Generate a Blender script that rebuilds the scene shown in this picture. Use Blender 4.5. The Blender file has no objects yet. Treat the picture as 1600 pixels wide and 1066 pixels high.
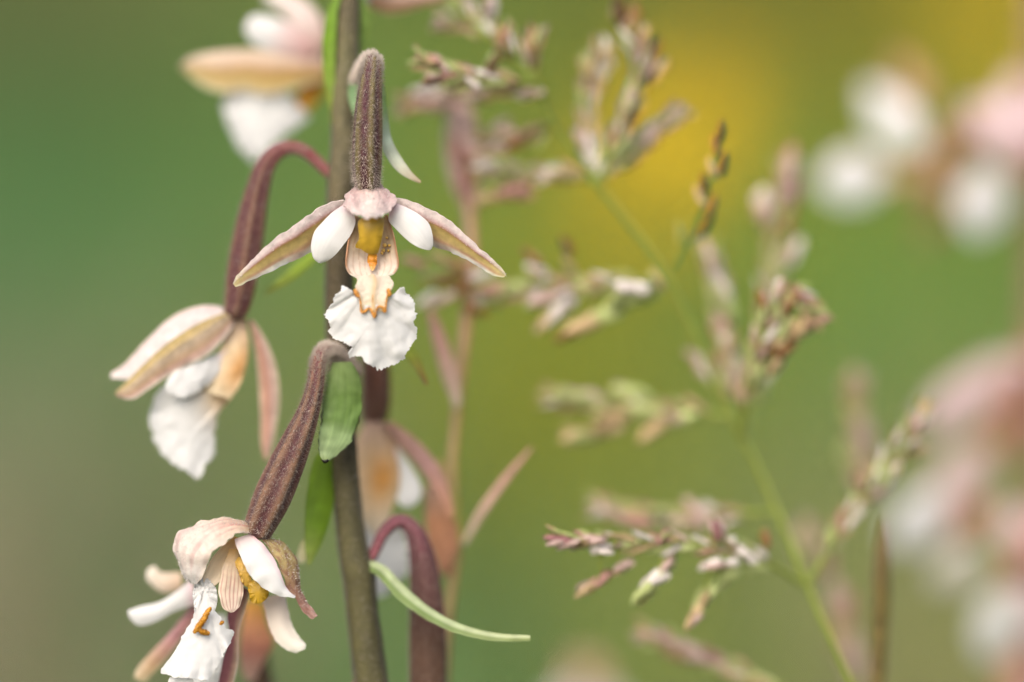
import bpy, math, random
import numpy as np
from mathutils import Vector, Matrix, noise

random.seed(7); RNG = np.random.default_rng(7)
scene = bpy.context.scene
C = scene.collection

# ------------------------------------------------------------------ camera
K = 0.055e-3                 # metres per photo pixel (1600 wide) in the plane of focus
LENS, SENSOR = 150.0, 36.0
D = 1600 * K * LENS / SENSOR # focus distance
PITCH = math.radians(10)
FOC = np.array([0, 0, 0.30])
FWD = np.array([0, math.cos(PITCH), -math.sin(PITCH)])
UP = np.array([0, math.sin(PITCH), math.cos(PITCH)])
RIGHT = np.array([1.0, 0, 0])
EYE = FOC - D * FWD
cam_d = bpy.data.cameras.new('camera'); cam = bpy.data.objects.new('camera', cam_d); C.objects.link(cam)
cam.location = EYE; cam.rotation_euler = (math.pi / 2 - PITCH, 0, 0)
cam_d.lens = LENS; cam_d.sensor_width = SENSOR
cam_d.clip_start = 0.01; cam_d.clip_end = 2000
cam_d.dof.use_dof = True; cam_d.dof.focus_distance = D
cam_d.dof.aperture_fstop = 4.4; cam_d.dof.aperture_blades = 9
scene.camera = cam

# ------------------------------------------------------------------ sky, sun, exposure
SUN_EL, SUN_AZ = math.radians(46), math.radians(-158)    # azimuth from +Y, clockwise: behind and left of the camera
w = bpy.data.worlds.new('World'); scene.world = w; w.use_nodes = True
nt = w.node_tree; bg = nt.nodes['Background']
sky = nt.nodes.new('ShaderNodeTexSky'); sky.sky_type = 'NISHITA'; sky.sun_disc = False
sky.sun_elevation = SUN_EL; sky.sun_rotation = SUN_AZ
sky.dust_density = 6.0; sky.air_density = 1.0; sky.ozone_density = 0.6
nt.links.new(sky.outputs[0], bg.inputs[0]); bg.inputs[1].default_value = 0.15
sd = bpy.data.lights.new('sun', 'SUN'); sun = bpy.data.objects.new('sun', sd); C.objects.link(sun)
sd.energy = 1.5; sd.angle = math.radians(60); sd.color = (1.0, 0.985, 0.96)
sdir = Vector((math.sin(SUN_AZ) * math.cos(SUN_EL), math.cos(SUN_AZ) * math.cos(SUN_EL), math.sin(SUN_EL)))
sun.rotation_euler = sdir.to_track_quat('Z', 'Y').to_euler(); sun.location = sdir * 5
vs = scene.view_settings
vs.view_transform = 'Standard'; vs.look = 'None'; vs.gamma = 1.0; vs.exposure = 0.72
vs.use_curve_mapping = False
scene.cycles.use_denoising = True
scene.cycles.max_bounces = 8; scene.cycles.transparent_max_bounces = 8

# ------------------------------------------------------------------ helpers
def P(a):
    """photo pixel + depth (in pixel units behind the plane of focus) -> world"""
    a = np.atleast_2d(np.asarray(a, float))
    dep = a[:, 2] * K
    s = (D + dep) / D
    return (FOC + np.outer((a[:, 0] - 800) * K * s, RIGHT) + np.outer((533 - a[:, 1]) * K * s, UP) + np.outer(dep, FWD))

def lin(r, g, b):
    f = lambda c: (c / 255 / 12.92) if c / 255 <= 0.04045 else ((c / 255 + 0.055) / 1.055) ** 2.4
    return np.array([f(r), f(g), f(b)])

def cr(pts, n, closed=False):
    p = np.asarray(pts, float)
    if len(p) == 2 and not closed:
        t = np.linspace(0, 1, n)[:, None]; return p[0] * (1 - t) + p[1] * t
    if closed:
        q = np.vstack([p[-1], p, p[0], p[1]])
    else:
        q = np.vstack([2 * p[0] - p[1], p, 2 * p[-1] - p[-2]])
    out = []
    for i in range(1, len(q) - 2):
        t = np.linspace(0, 1, 16, endpoint=False)[:, None]
        a, b, c, d = q[i - 1], q[i], q[i + 1], q[i + 2]
        out.append(0.5 * (2 * b + (c - a) * t + (2 * a - 5 * b + 4 * c - d) * t ** 2 + (-a + 3 * b - 3 * c + d) * t ** 3))
    out = np.vstack(out + [q[-2][None]])
    L = np.concatenate([[0], np.cumsum(np.linalg.norm(np.diff(out[:, :3], axis=0), axis=1) + 1e-9)])
    tt = np.linspace(0, L[-1], n + 1)[:-1] if closed else np.linspace(0, L[-1], n)
    return np.stack([np.interp(tt, L, out[:, k]) for k in range(out.shape[1])], 1)

WORLD = {}
def empty(name, loc, parent=None):
    o = bpy.data.objects.new(name, None); C.objects.link(o); loc = np.asarray(loc, float).reshape(3)
    o.empty_display_size = 0.005
    WORLD[o] = loc
    if parent: o.parent = parent; o.location = loc - WORLD[parent]
    else: o.location = loc
    return o

def tag(o, label, cat, group=None, kind=None):
    o['label'] = label
    if cat: o['category'] = cat
    if group: o['group'] = group
    if kind: o['kind'] = kind
    return o

def thicken(v, faces, cols, uv, t):
    n = np.zeros_like(v)
    for k in (3, 4):
        f = np.array([x for x in faces if len(x) == k], int)
        if len(f):
            a = np.cross(v[f[:, 1]] - v[f[:, 0]], v[f[:, 2]] - v[f[:, 0]])
            if k == 4: a = a + np.cross(v[f[:, 2]] - v[f[:, 0]], v[f[:, 3]] - v[f[:, 0]])
            for c in range(k): np.add.at(n, f[:, c], a)
    n /= np.maximum(np.linalg.norm(n, axis=1, keepdims=True), 1e-20)
    N = len(v); F = list(faces) + [tuple(k + N for k in reversed(f)) for f in faces]
    V = [v + n * t / 2, v - n * t / 2]
    e = {}
    for f in faces:
        for i in range(len(f)):
            a, b = f[i], f[(i + 1) % len(f)]
            e[(a, b)] = 1
    bd = [(a, b) for a, b in e if (b, a) not in e]
    idx = sorted({a for x in bd for a in x}); mp = {a: i for i, a in enumerate(idx)}; M0 = 2 * N; m = len(idx)
    V += [V[0][idx], V[1][idx]]
    F += [(M0 + mp[b], M0 + mp[a], M0 + m + mp[a], M0 + m + mp[b]) for a, b in bd]
    V = np.vstack(V)
    st = lambda a: None if a is None else np.vstack([a, a, np.asarray(a)[idx], np.asarray(a)[idx]])
    return V, F, st(cols), st(uv)

def mesh(name, verts, faces, mat, parent=None, cols=None, uv=None, th=0, kind=None):
    verts = np.asarray(verts, float)
    if th: verts, faces, cols, uv = thicken(verts, faces, cols, uv, th * K)
    c = verts.mean(0)
    me = bpy.data.meshes.new(name); me.from_pydata((verts - c).tolist(), [], faces)
    me.polygons.foreach_set('use_smooth', [True] * len(me.polygons))
    if cols is not None:
        at = me.color_attributes.new('Col', 'FLOAT_COLOR', 'POINT')
        at.data.foreach_set('color', np.hstack([np.clip(cols, 0, 1), np.ones((len(cols), 1))]).ravel())
    if uv is not None:
        l = me.uv_layers.new(name='UV'); idx = np.empty(len(me.loops), int); me.loops.foreach_get('vertex_index', idx)
        l.data.foreach_set('uv', np.asarray(uv)[idx].ravel())
    me.materials.append(mat); me.update()
    o = bpy.data.objects.new(name, me); C.objects.link(o)
    WORLD[o] = c
    if parent: o.parent = parent; o.location = c - WORLD[parent]
    else: o.location = c
    if kind: o['kind'] = kind
    return o

def nz(x, y, z=0.0): return noise.noise(Vector((x, y, z)))

def stops(st):
    xs = [s[0] for s in st]; cs = np.array([s[1] for s in st])
    return lambda t: np.stack([np.interp(t, xs, cs[:, k]) for k in range(3)], -1)

def vcol(fu=None, fv=None, mix=0.5, jit=0.06, streak=0.0, freq=12):
    """pigment from gradients along (u) and across (v) a petal, with streaks along the veins"""
    def f(u, v, p):
        if fu is not None and fv is not None: c = fu(u) * (1 - mix) + fv(v) * mix
        elif fu is not None: c = fu(u)
        else: c = fv(v)
        j = np.array([nz(a[0] * .06, a[1] * .06, 3.1) for a in p])
        s = np.array([nz(b * freq, a * 1.6, 7.7) for a, b in zip(u, v)])
        return c * (1 + jit * j + streak * s)[:, None]
    return f

def grid_normals(g):
    du = np.gradient(g, axis=0); dv = np.gradient(g, axis=1)
    n = np.cross(du, dv); l = np.linalg.norm(n, axis=2, keepdims=True)
    n = np.where(l > 1e-6, n / np.maximum(l, 1e-6), 0)
    m = n.reshape(-1, 3).mean(0)
    if m[2] > 0: n = -n
    return n

def sheet(name, A, B, mat, parent, col, nu=30, nv=14, bulge=0, off=None, ruf=0, rfreq=.07, edge=0, th=2.2, xf=None, hair=0, hv=(0, 1)):
    A = cr(A, nu); B = cr(B, nu)
    u = np.linspace(0, 1, nu); v = np.linspace(0, 1, nv)
    U, V = np.meshgrid(u, v, indexing='ij')
    g = A[:, None] * (1 - V[..., None]) + B[:, None] * V[..., None]
    n = grid_normals(g)
    wdt = np.linalg.norm(A - B, axis=1); env = np.clip(wdt / max(wdt.max(), 1e-6), 0, 1)[:, None]
    lim = (.20 if name == 'lip_cup' else .15) * wdt.max(); bulge = max(-lim, min(lim, bulge))
    d = bulge * np.sin(math.pi * V) * env
    if off is not None: d = d + off(U, V) * env
    if ruf:
        e = 0.35 + 0.65 * np.abs(2 * V - 1) ** 2
        d = d + ruf * e * np.array([nz(p[0] * rfreq, p[1] * rfreq, p[2] * rfreq) for p in g.reshape(-1, 3)]).reshape(nu, nv)
    g = g + n * d[..., None]
    if edge:
        e = np.abs(2 * V - 1) ** 6
        jj = np.array([nz(p[0] * .11, p[1] * .11, 9) for p in g.reshape(-1, 3)]).reshape(nu, nv)
        out = (B - A)[:, None] / np.maximum(wdt, 1e-6)[:, None, None] * np.sign(V - .5)[..., None]
        g = g + out * (edge * e * jj)[..., None]
    flat = g.reshape(-1, 3)
    cols = col(U.ravel(), V.ravel(), flat)
    q = flat if xf is None else xf(flat)
    F = [(i * nv + j, (i + 1) * nv + j, (i + 1) * nv + j + 1, i * nv + j + 1) for i in range(nu - 1) for j in range(nv - 1)]
    o = mesh(name, P(q), F, mat, parent, cols, np.stack([U.ravel(), V.ravel()], 1), th)
    if hair:
        hairs(o, q.reshape(nu, nv, 3), hair, hv=hv)
    return o

def hairs(parent, g, n, length=(3, 6), name='hair', wid=.7, tint=(.80, .74, .70), hv=(0, 1)):
    nu, nv = g.shape[:2]; nn = grid_normals(g)
    a = RNG.random(n) * (nu - 1.001); b = (hv[0] + RNG.random(n) * (hv[1] - hv[0])) * (nv - 1.001)
    i = a.astype(int); j = b.astype(int); fx = (a - i)[:, None]; fy = (b - j)[:, None]
    p = g[i, j] * (1 - fx) * (1 - fy) + g[i + 1, j] * fx * (1 - fy) + g[i, j + 1] * (1 - fx) * fy + g[i + 1, j + 1] * fx * fy
    m = nn[i, j] + RNG.normal(0, .3, (n, 3)); m /= np.linalg.norm(m, axis=1, keepdims=True) + 1e-9
    t = np.cross(m, RNG.normal(0, 1, (n, 3))); t /= np.linalg.norm(t, axis=1, keepdims=True) + 1e-9
    L = RNG.uniform(*length, (n, 1))
    V = np.stack([p - t * wid - m, p + t * wid - m, p + m * L], 1).reshape(-1, 3); F = np.arange(3 * n).reshape(-1, 3).tolist()
    mesh(name, P(np.array(V)), F, M['hair'], parent, np.tile(np.array(tint), (len(V), 1)), kind='stuff')

def tube(name, pts, mat, parent, col, n=40, m=18, rib=0, nrib=6, hair=0, hl=(3, 6), xf=None, bumps=0, twist=0):
    c = cr(pts, n); r = c[:, 3]; c = c[:, :3]
    t = np.gradient(c, axis=0); t /= np.linalg.norm(t, axis=1, keepdims=True)
    a = np.cross(t[0], [0, 0, 1.0]); a /= np.linalg.norm(a)
    rings = []
    th = np.linspace(0, 2 * math.pi, m, endpoint=False)
    for i in range(n):
        a = a - t[i] * a.dot(t[i]); a /= np.linalg.norm(a); b = np.cross(t[i], a)
        rr = r[i] * (1 + rib * np.cos(nrib * th + .6 + twist * i / n))
        if bumps: rr = rr * (1 + bumps * np.array([nz(i * .5, math.cos(x) * 2, math.sin(x) * 2) for x in th]))
        rings.append(c[i] + np.outer(rr * np.cos(th), a) + np.outer(rr * np.sin(th), b))
    g = np.array(rings); flat = g.reshape(-1, 3)
    U = np.repeat(np.linspace(0, 1, n), m); Vv = np.tile(np.arange(m) / m, n)
    cols = col(U, Vv, flat)
    V = np.vstack([flat, c[0] - t[0] * r[0] * .5, c[-1] + t[-1] * r[-1] * .5]); cols = np.vstack([cols, cols[0], cols[-1]])
    F = [(i * m + j, i * m + (j + 1) % m, (i + 1) * m + (j + 1) % m, (i + 1) * m + j) for i in range(n - 1) for j in range(m)]
    k = n * m
    F += [(k, (j + 1) % m, j) for j in range(m)] + [(k + 1, (n - 1) * m + j, (n - 1) * m + (j + 1) % m) for j in range(m)]
    q = V if xf is None else xf(V)
    uv = np.vstack([np.stack([U, Vv], 1), [0, 0], [1, 0]])
    o = mesh(name, P(q), F, mat, parent, cols, uv)
    if hair:
        i = RNG.integers(0, n - 1, hair); f = RNG.random((hair, 1)); j = RNG.integers(0, m, hair); h = RNG.random((hair, 1)); j2 = (j + 1) % m
        p = (g[i, j] * (1 - h) + g[i, j2] * h) * (1 - f) + (g[i + 1, j] * (1 - h) + g[i + 1, j2] * h) * f
        mm = p - (c[i] * (1 - f) + c[i + 1] * f); mm /= np.linalg.norm(mm, axis=1, keepdims=True) + 1e-9
        mm = mm + RNG.normal(0, .28, (hair, 3)); mm /= np.linalg.norm(mm, axis=1, keepdims=True)
        tt = np.cross(mm, t[i]); tt /= np.linalg.norm(tt, axis=1, keepdims=True) + 1e-9
        VV = np.stack([p - tt * .45 - mm, p + tt * .45 - mm, p + mm * RNG.uniform(*hl, (hair, 1)) + RNG.normal(0, .6, (hair, 3))], 1).reshape(-1, 3); FF = np.arange(3 * hair).reshape(-1, 3).tolist()
        VV = np.array(VV); VV = VV if xf is None else xf(VV)
        mesh('hair', P(VV), FF, M['hair'], o, np.tile(np.array([.72, .63, .55]), (len(VV), 1)), kind='stuff')
    return o

def disc(name, outline, cen, mat, parent, col, depth, n=200, rings=26, frill=0, wr=0, nw=16, th=2.2, xf=None, seed=0., org=None):
    """a frilled plate: outline (px, py) round a centre, depth(x, y) gives its lie, wr the radial wrinkles"""
    o2 = cr(np.array([(x, y, 0) for x, y in outline], float), n, closed=True)[:, :2]; cen = np.asarray(cen, float)
    s = np.linspace(0, 1, n, endpoint=False)
    d = o2 - cen; rad = np.linalg.norm(d, axis=1, keepdims=True)
    if frill:
        fr = np.array([nz(6 * math.cos(2 * math.pi * x) + seed, 6 * math.sin(2 * math.pi * x), 1.5) * .6 + nz(19 * math.cos(2 * math.pi * x) + seed, 19 * math.sin(2 * math.pi * x), 4.) + .7 * nz(38 * math.cos(2 * math.pi * x), 38 * math.sin(2 * math.pi * x), seed) for x in s])
        d = d * (1 + frill * fr[:, None] / rad)
    V = [cen]; RR = [0]; SS = [0]
    for k in range(1, rings + 1):
        r = (k / rings) ** .85
        V += list(cen + d * r); RR += [r] * n; SS += list(s)
    V = np.array(V); RR = np.array(RR); SS = np.array(SS)
    q = np.array([depth(x, y) for x, y in V])
    if wr:
        if org is not None:
            an = np.arctan2(V[:, 0] - org[0], V[:, 1] - org[1]); ds = np.hypot(V[:, 0] - org[0], V[:, 1] - org[1])
            wv = np.array([nz(a * nw * .45 + .25 * nz(r * .05, a * 3, seed), r * .018, seed) + .45 * nz(a * nw, r * .03, seed + 5) for a, r in zip(an, ds)])
        else: wv = np.array([nz(nw * .5 * math.cos(2 * math.pi * a) + seed, nw * .5 * math.sin(2 * math.pi * a), r * 1.2) for a, r in zip(SS, RR)])
        w2 = np.array([nz(x * .09, y * .09, seed + 2) for x, y in V])
        q = q + wr * (wv * RR ** (1.6 if org is not None else 3) * 1.9 + w2 * .15)
    p3 = np.column_stack([V, q])
    cols = col(RR, SS, p3)
    F = [(0, 1 + (j + 1) % n, 1 + j) for j in range(n)]
    for k in range(rings - 1):
        a = 1 + k * n; b = a + n
        F += [(a + j, a + (j + 1) % n, b + (j + 1) % n, b + j) for j in range(n)]
    pp = p3 if xf is None else xf(p3)
    return mesh(name, P(pp), F, mat, parent, cols, np.stack([RR, SS], 1), th)

# ------------------------------------------------------------------ materials
M = {}
def material(key, rough=.6, spec=.3, transl=.3, nscale=1200, namt=.15, bscale=2500, bstr=.25, bdist=2e-5, sheen=0, attr='Col', obj_color=False, gain=.80):
    m = bpy.data.materials.new(key); m.use_nodes = True; t = m.node_tree; N = t.nodes; Lk = t.links
    b = N['Principled BSDF']; out = N['Material Output']
    b.inputs['Roughness'].default_value = rough; b.inputs['Specular IOR Level'].default_value = spec
    b.inputs['Sheen Weight'].default_value = sheen
    if obj_color:
        a = N.new('ShaderNodeObjectInfo'); col = a.outputs['Color']
        at = N.new('ShaderNodeAttribute'); at.attribute_name = 'Col'
        mm = N.new('ShaderNodeMix'); mm.data_type = 'RGBA'; mm.blend_type = 'MULTIPLY'; mm.inputs[0].default_value = 1
        Lk.new(col, mm.inputs[6]); Lk.new(at.outputs['Color'], mm.inputs[7]); col = mm.outputs[2]
    else:
        a = N.new('ShaderNodeAttribute'); a.attribute_name = attr; col = a.outputs['Color']
    tc = N.new('ShaderNodeTexCoord')
    nn = N.new('ShaderNodeTexNoise'); nn.inputs['Scale'].default_value = nscale; nn.inputs['Detail'].default_value = 4
    Lk.new(tc.outputs['Object'], nn.inputs['Vector'])
    mr = N.new('ShaderNodeMapRange'); mr.inputs[1].default_value = .3; mr.inputs[2].default_value = .7
    mr.inputs[3].default_value = (1 - namt) * gain; mr.inputs[4].default_value = (1 + namt) * gain
    Lk.new(nn.outputs[0], mr.inputs[0])
    mul = N.new('ShaderNodeMix'); mul.data_type = 'RGBA'; mul.blend_type = 'MULTIPLY'; mul.inputs[0].default_value = 1
    Lk.new(col, mul.inputs[6]); Lk.new(mr.outputs[0], mul.inputs[7]); col = mul.outputs[2]
    Lk.new(col, b.inputs['Base Color'])
    if bstr:
        n2 = N.new('ShaderNodeTexNoise'); n2.inputs['Scale'].default_value = bscale; n2.inputs['Detail'].default_value = 3
        Lk.new(tc.outputs['Object'], n2.inputs['Vector'])
        bp = N.new('ShaderNodeBump'); bp.inputs['Strength'].default_value = bstr; bp.inputs['Distance'].default_value = bdist
        Lk.new(n2.outputs[0], bp.inputs['Height']); Lk.new(bp.outputs[0], b.inputs['Normal'])
    if transl:
        tr = N.new('ShaderNodeBsdfTranslucent'); Lk.new(col, tr.inputs[0])
        mx = N.new('ShaderNodeMixShader'); mx.inputs[0].default_value = transl
        Lk.new(b.outputs[0], mx.inputs[1]); Lk.new(tr.outputs[0], mx.inputs[2]); Lk.new(mx.outputs[0], out.inputs[0])
    M[key] = m; return m
material('petal', .42, .3, .5, 900, .03, 5000, .25, 2e-5, gain=.93)
material('lip', .45, .3, .5, 1300, .03, 2600, .28, 2e-5, gain=.93)
material('sepal', .6, .2, .48, 1800, .12, 3500, .3, 2e-5, sheen=.05, gain=.9)
material('waxy', .38, .4, .3, 1500, .10, 2500, .4, 3e-5)
material('tissue', .65, .25, .0, 2600, .15, 5000, .5, 3e-5, sheen=.1)
material('leaf', .55, .25, .38, 900, .14, 2200, .3, 2e-5)
material('hair', .6, .3, .3, 500, .05, 0, 0)
material('spikelet', .55, .25, .42, 1500, .18, 2500, .3, 2e-5, obj_color=True, gain=.98)
material('grass', .6, .2, .5, 60, .25, 0, 0, gain=1)
material('ground', .9, .1, 0, 14, .45, 60, .6, 5e-3)

WHITE = np.array([.80, .80, .79]); IVORY = lin(238, 228, 205); CREAM = lin(232, 214, 184)
PINKW = lin(222, 200, 200); PINK = lin(190, 148, 152); ROSE = lin(165, 100, 112)
TAN = lin(188, 160, 105); OLIVE = lin(170, 155, 85); OCHRE = lin(190, 155, 45); ORANGE = lin(222, 150, 35)
DKBROWN = lin(92, 62, 58); BROWN = lin(120, 85, 75); REDB = lin(135, 62, 68); GREEN = lin(110, 145, 60); PGREEN = lin(150, 178, 120)
STEMC = lin(98, 88, 58); STEMP = lin(105, 72, 68)

# ------------------------------------------------------------------ ground
def ground():
    V = []; F = []; cols = []
    ys = np.concatenate([np.linspace(-3, 6, 46), [10, 20, 50, 120, 300, 700]]); xs = np.concatenate([[-700, -200, -50, -15, -6], np.linspace(-3, 3, 31), [6, 15, 50, 200, 700]])
    for y in ys:
        for x in xs:
            V.append((x, y, .012 * nz(x * 2, y * 2, 5))); k = .5 + .5 * nz(x * 1.3, y * 1.3, 2)
            cols.append(np.array([.075, .085, .03]) * (1 - k) + np.array([.055, .09, .028]) * k)
    nx = len(xs)
    F = [(i * nx + j, i * nx + j + 1, (i + 1) * nx + j + 1, (i + 1) * nx + j) for i in range(len(ys) - 1) for j in range(nx - 1)]
    o = mesh('ground', V, F, M['ground'], None, np.array(cols)); o['kind'] = 'structure'; o['label'] = 'mossy meadow ground under the grass'
ground()

# meadow vegetation: colours of the patches it grows in, by place on the ground
def G(px, py, z=.15):
    d = FWD + RIGHT * (px - 800) * K / D + UP * (533 - py) * K / D
    t = (z - EYE[2]) / d[2]
    return EYE + d * t
PATCH = [(60, 40, 104, 108, 66), (220, 60, 124, 126, 78), (60, 300, 88, 132, 76), (150, 450, 84, 140, 74), (330, 330, 95, 140, 75),
         (30, 650, 160, 160, 128), (40, 860, 192, 176, 152), (200, 790, 124, 112, 70), (110, 1030, 136, 124, 90), (430, 850, 100, 136, 82),
         (450, 1000, 96, 134, 84), (620, 1000, 105, 145, 92), (830, 650, 144, 150, 34), (830, 350, 150, 152, 34), (940, 500, 160, 154, 28), (900, 950, 124, 142, 60),
         (700, 350, 112, 146, 84), (640, 60, 128, 148, 70), (870, 60, 104, 120, 66), (1200, 30, 84, 92, 52), (1280, 130, 128, 126, 60),
         (1060, 300, 176, 154, 26), (1000, 690, 178, 162, 20), (1230, 700, 76, 122, 68), (1300, 480, 82, 150, 74), (1500, 450, 106, 154, 82),
         (1500, 30, 150, 138, 45), (1560, 150, 140, 142, 58), (1450, 1010, 186, 174, 136), (1550, 820, 156, 152, 112), (1150, 1000, 126, 132, 66), (1000, 1000, 126, 142, 60),
         (750, 1040, 126, 152, 112), (1330, 900, 120, 132, 85)]
PP = np.array([G(a, b)[:2] for a, b, *_ in PATCH]); PC = np.array([lin(*c) for *_, a, b, c in [(0, *p) for p in PATCH]] if False else [lin(p[2], p[3], p[4]) for p in PATCH])
def patch_col(x, y):
    r = max(y - EYE[1], .2)
    d2 = ((PP[:, 0] - x) / r * 5) ** 2 + (np.log((PP[:, 1] - EYE[1]) / r) * .8) ** 2
    wt = 1 / (d2 + .003) ** 2
    return (PC * wt[:, None]).sum(0) / wt.sum()
GRASS_GAIN = 1.02
PM = PC.mean(0); PC = np.clip(PM + (PC - PM) * 1.15, .012, 1) * np.array([.99, 1.03, 1.0])
def grass():
    V = []; F = []; cols = []
    def blade(x, y, h, wd, col):
        az = random.random() * 6.283; lean = random.uniform(.1, .55) * h; tw = random.random() * 6.283
        k = len(V); n = 4
        for i in range(n + 1):
            t = i / n
            cx = x + math.cos(az) * lean * t * t; cy = y + math.sin(az) * lean * t * t; cz = h * (t - .12 * t * t)
            ww = wd * (1 - t ** 2) * .5 + .0002
            V.append((cx - math.cos(tw) * ww, cy - math.sin(tw) * ww, cz)); V.append((cx + math.cos(tw) * ww, cy + math.sin(tw) * ww, cz))
            cols.append(col); cols.append(col)
        for i in range(n): F.append((k + 2 * i, k + 2 * i + 1, k + 2 * i + 3, k + 2 * i + 2))
    def zone(n, y0, y1, xw, h0, h1, w0, w1):
        for _ in range(n):
            y = random.uniform(y0, y1); x = random.uniform(-1, 1) * xw(y)
            c = patch_col(x, y) * GRASS_GAIN * random.uniform(.7, 1.3)
            if random.random() < .06: c = c * np.array([1.3, 1.1, 1.0])
            hh = random.uniform(h0, h1)
            blade(x, y, hh, random.uniform(w0, w1), c)
    zone(5000, -.5, .25, lambda y: .6, .05, .15, .002, .004)
    zone(14000, .22, 1.0, lambda y: .5, .10, .23, .003, .006)
    zone(12000, .9, 2.6, lambda y: 1.0, .10, .26, .004, .009)
    zone(9000, 2.5, 7, lambda y: 2.2, .12, .30, .006, .014)
    o = mesh('meadow_grass', V, F, M['grass'], None, np.array(cols)); tag(o, 'soft mass of green and straw meadow grass filling the background', 'grass', kind='stuff')
grass()

# ------------------------------------------------------------------ the orchid in focus
ROOT_XY = P([(640, 1300, 150)])[0]
plant = empty('helleborine_orchid', (ROOT_XY[0], ROOT_XY[1], 0))
tag(plant, 'marsh orchid spike in sharp focus, brown stem with nodding white frilled flowers', 'orchid', 'marsh orchids')

def to_px(wp):
    d = np.asarray(wp) - FOC; q = d.dot(FWD) / K; s = (D + q * K) / D
    return (800 + d.dot(RIGHT) / K / s, 533 - d.dot(UP) / K / s, q)
def descend(pts, root, r1, n=9):
    """carry a stalk on from its last traced point down to its root in the ground"""
    a = P([pts[-2][:3]])[0]; p0 = P([pts[-1][:3]])[0]; r0 = pts[-1][3]
    t = p0 - a; t /= np.linalg.norm(t); e = np.asarray(root, float) - [0, 0, .004]; L = np.linalg.norm(e - p0)
    p1 = p0 + t * L * .35; p2 = e + np.array([0, 0, L * .4])
    out = list(pts); x = 0.04
    for k in range(n):
        x = ((k + 1) / n) ** 1.5
        w_ = (1 - x) ** 3 * p0 + 3 * (1 - x) ** 2 * x * p1 + 3 * (1 - x) * x * x * p2 + x ** 3 * e
        out.append((*to_px(w_), r0 + (r1 - r0) * x))
    return out
stem_col = vcol(stops([(0, lin(105, 75, 72)), (.06, lin(96, 92, 60)), (.10, lin(86, 78, 54)), (.15, lin(74, 62, 44)), (.19, lin(74, 70, 40)), (1, lin(80, 84, 45))]), None, jit=.4, streak=.45, freq=9)
tube('stem', descend([(541, -260, 190, 12), (541, -120, 180, 16), (541, 0, 165, 19), (541, 90, 161, 19), (540, 122, 160, 22), (537, 160, 157, 20), (537, 240, 151, 21), (535, 275, 149, 24.5), (531, 310, 147, 21.5), (530, 360, 145, 22), (530, 470, 140, 23), (532, 540, 138, 22), (536, 580, 136, 24.5), (533, 620, 134, 20.5),
              (538, 720, 130, 20.5), (544, 800, 126, 22), (553, 868, 123, 24), (560, 892, 122, 28), (562, 920, 122, 25), (572, 1010, 120, 26), (584, 1100, 120, 27)], (ROOT_XY[0], ROOT_XY[1], 0), 36),
     M['tissue'], plant, stem_col, n=300, m=36, rib=.05, nrib=5, hair=40000, hl=(4, 9), bumps=.07)

def zm(ox, oy, sc):
    return lambda pts, q=0: [(ox + p[0] / sc, oy + p[1] / sc, (p[2] if len(p) > 2 else 0) + q) for p in pts]

def ribbed(top, dark, rib, nrib=6, twist=1.6):
    def f(u, v, p):
        w_ = .5 + .5 * np.cos(nrib * 2 * math.pi * v + .6 + twist * u)
        j = np.array([nz(a[0] * .05, a[1] * .05, 3.1) for a in p]); f_ = np.array([nz(a[0] * .22, a[1] * .22, a[2] * .22) for a in p])
        w_ = np.clip(w_ + .35 * j, 0, 1)[:, None] ** 1.3
        c = dark * (1 - w_) + rib * w_
        t = np.clip(1 - u / .45, 0, 1)[:, None] ** 1.2
        return (c * (1 - .75 * t) + top * .75 * t) * (1 + .18 * f_)[:, None]
    return f
ov_col = ribbed(lin(144, 80, 90), lin(74, 36, 46), lin(108, 98, 62))
# colour patterns
c_white = vcol(stops([(0, lin(232, 208, 212)), (.18, WHITE * .98), (1, WHITE)]), None, jit=.03, streak=.07, freq=26)
c_lip = lambda u, v, p: np.tile(WHITE, (len(u), 1)) * (1 + .05 * np.array([nz(a[0] * .05, a[1] * .12, 1) for a in p]))[:, None]
def c_sepal_front(u, v, p):
    base = stops([(0, lin(232, 218, 214)), (.12, lin(236, 224, 220)), (.22, lin(212, 182, 180)), (.27, lin(172, 128, 100)), (.30, lin(204, 176, 112)), (.40, lin(226, 204, 136)), (.6, lin(230, 206, 146)), (.74, lin(226, 190, 160)), (.83, lin(242, 236, 222)), (1, WHITE)])(v)
    tip = np.clip((u - .82) / .18, 0, 1)[:, None]
    base = base * (1 - tip * .75) + lin(232, 226, 176) * tip * .75
    pat = np.array([nz(a * 7, b * 3, 2.2) for a, b in zip(u, v)]); spk = np.array([nz(a * 60, b * 22, 4.2) for a, b in zip(u, v)])
    rose = np.clip(pat * 1.1, 0, .4)[:, None] * np.clip((v - .35) * 4, 0, 1)[:, None]
    base = base * (1 - rose) + lin(190, 140, 112) * rose
    return base * (1 + .12 * spk * (v < .3))[:, None]
crease = lambda c, dpt, up: (lambda U, V: np.where(V < c, dpt * V / c, dpt * (1 - V) / (1 - c)) + up)

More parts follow.
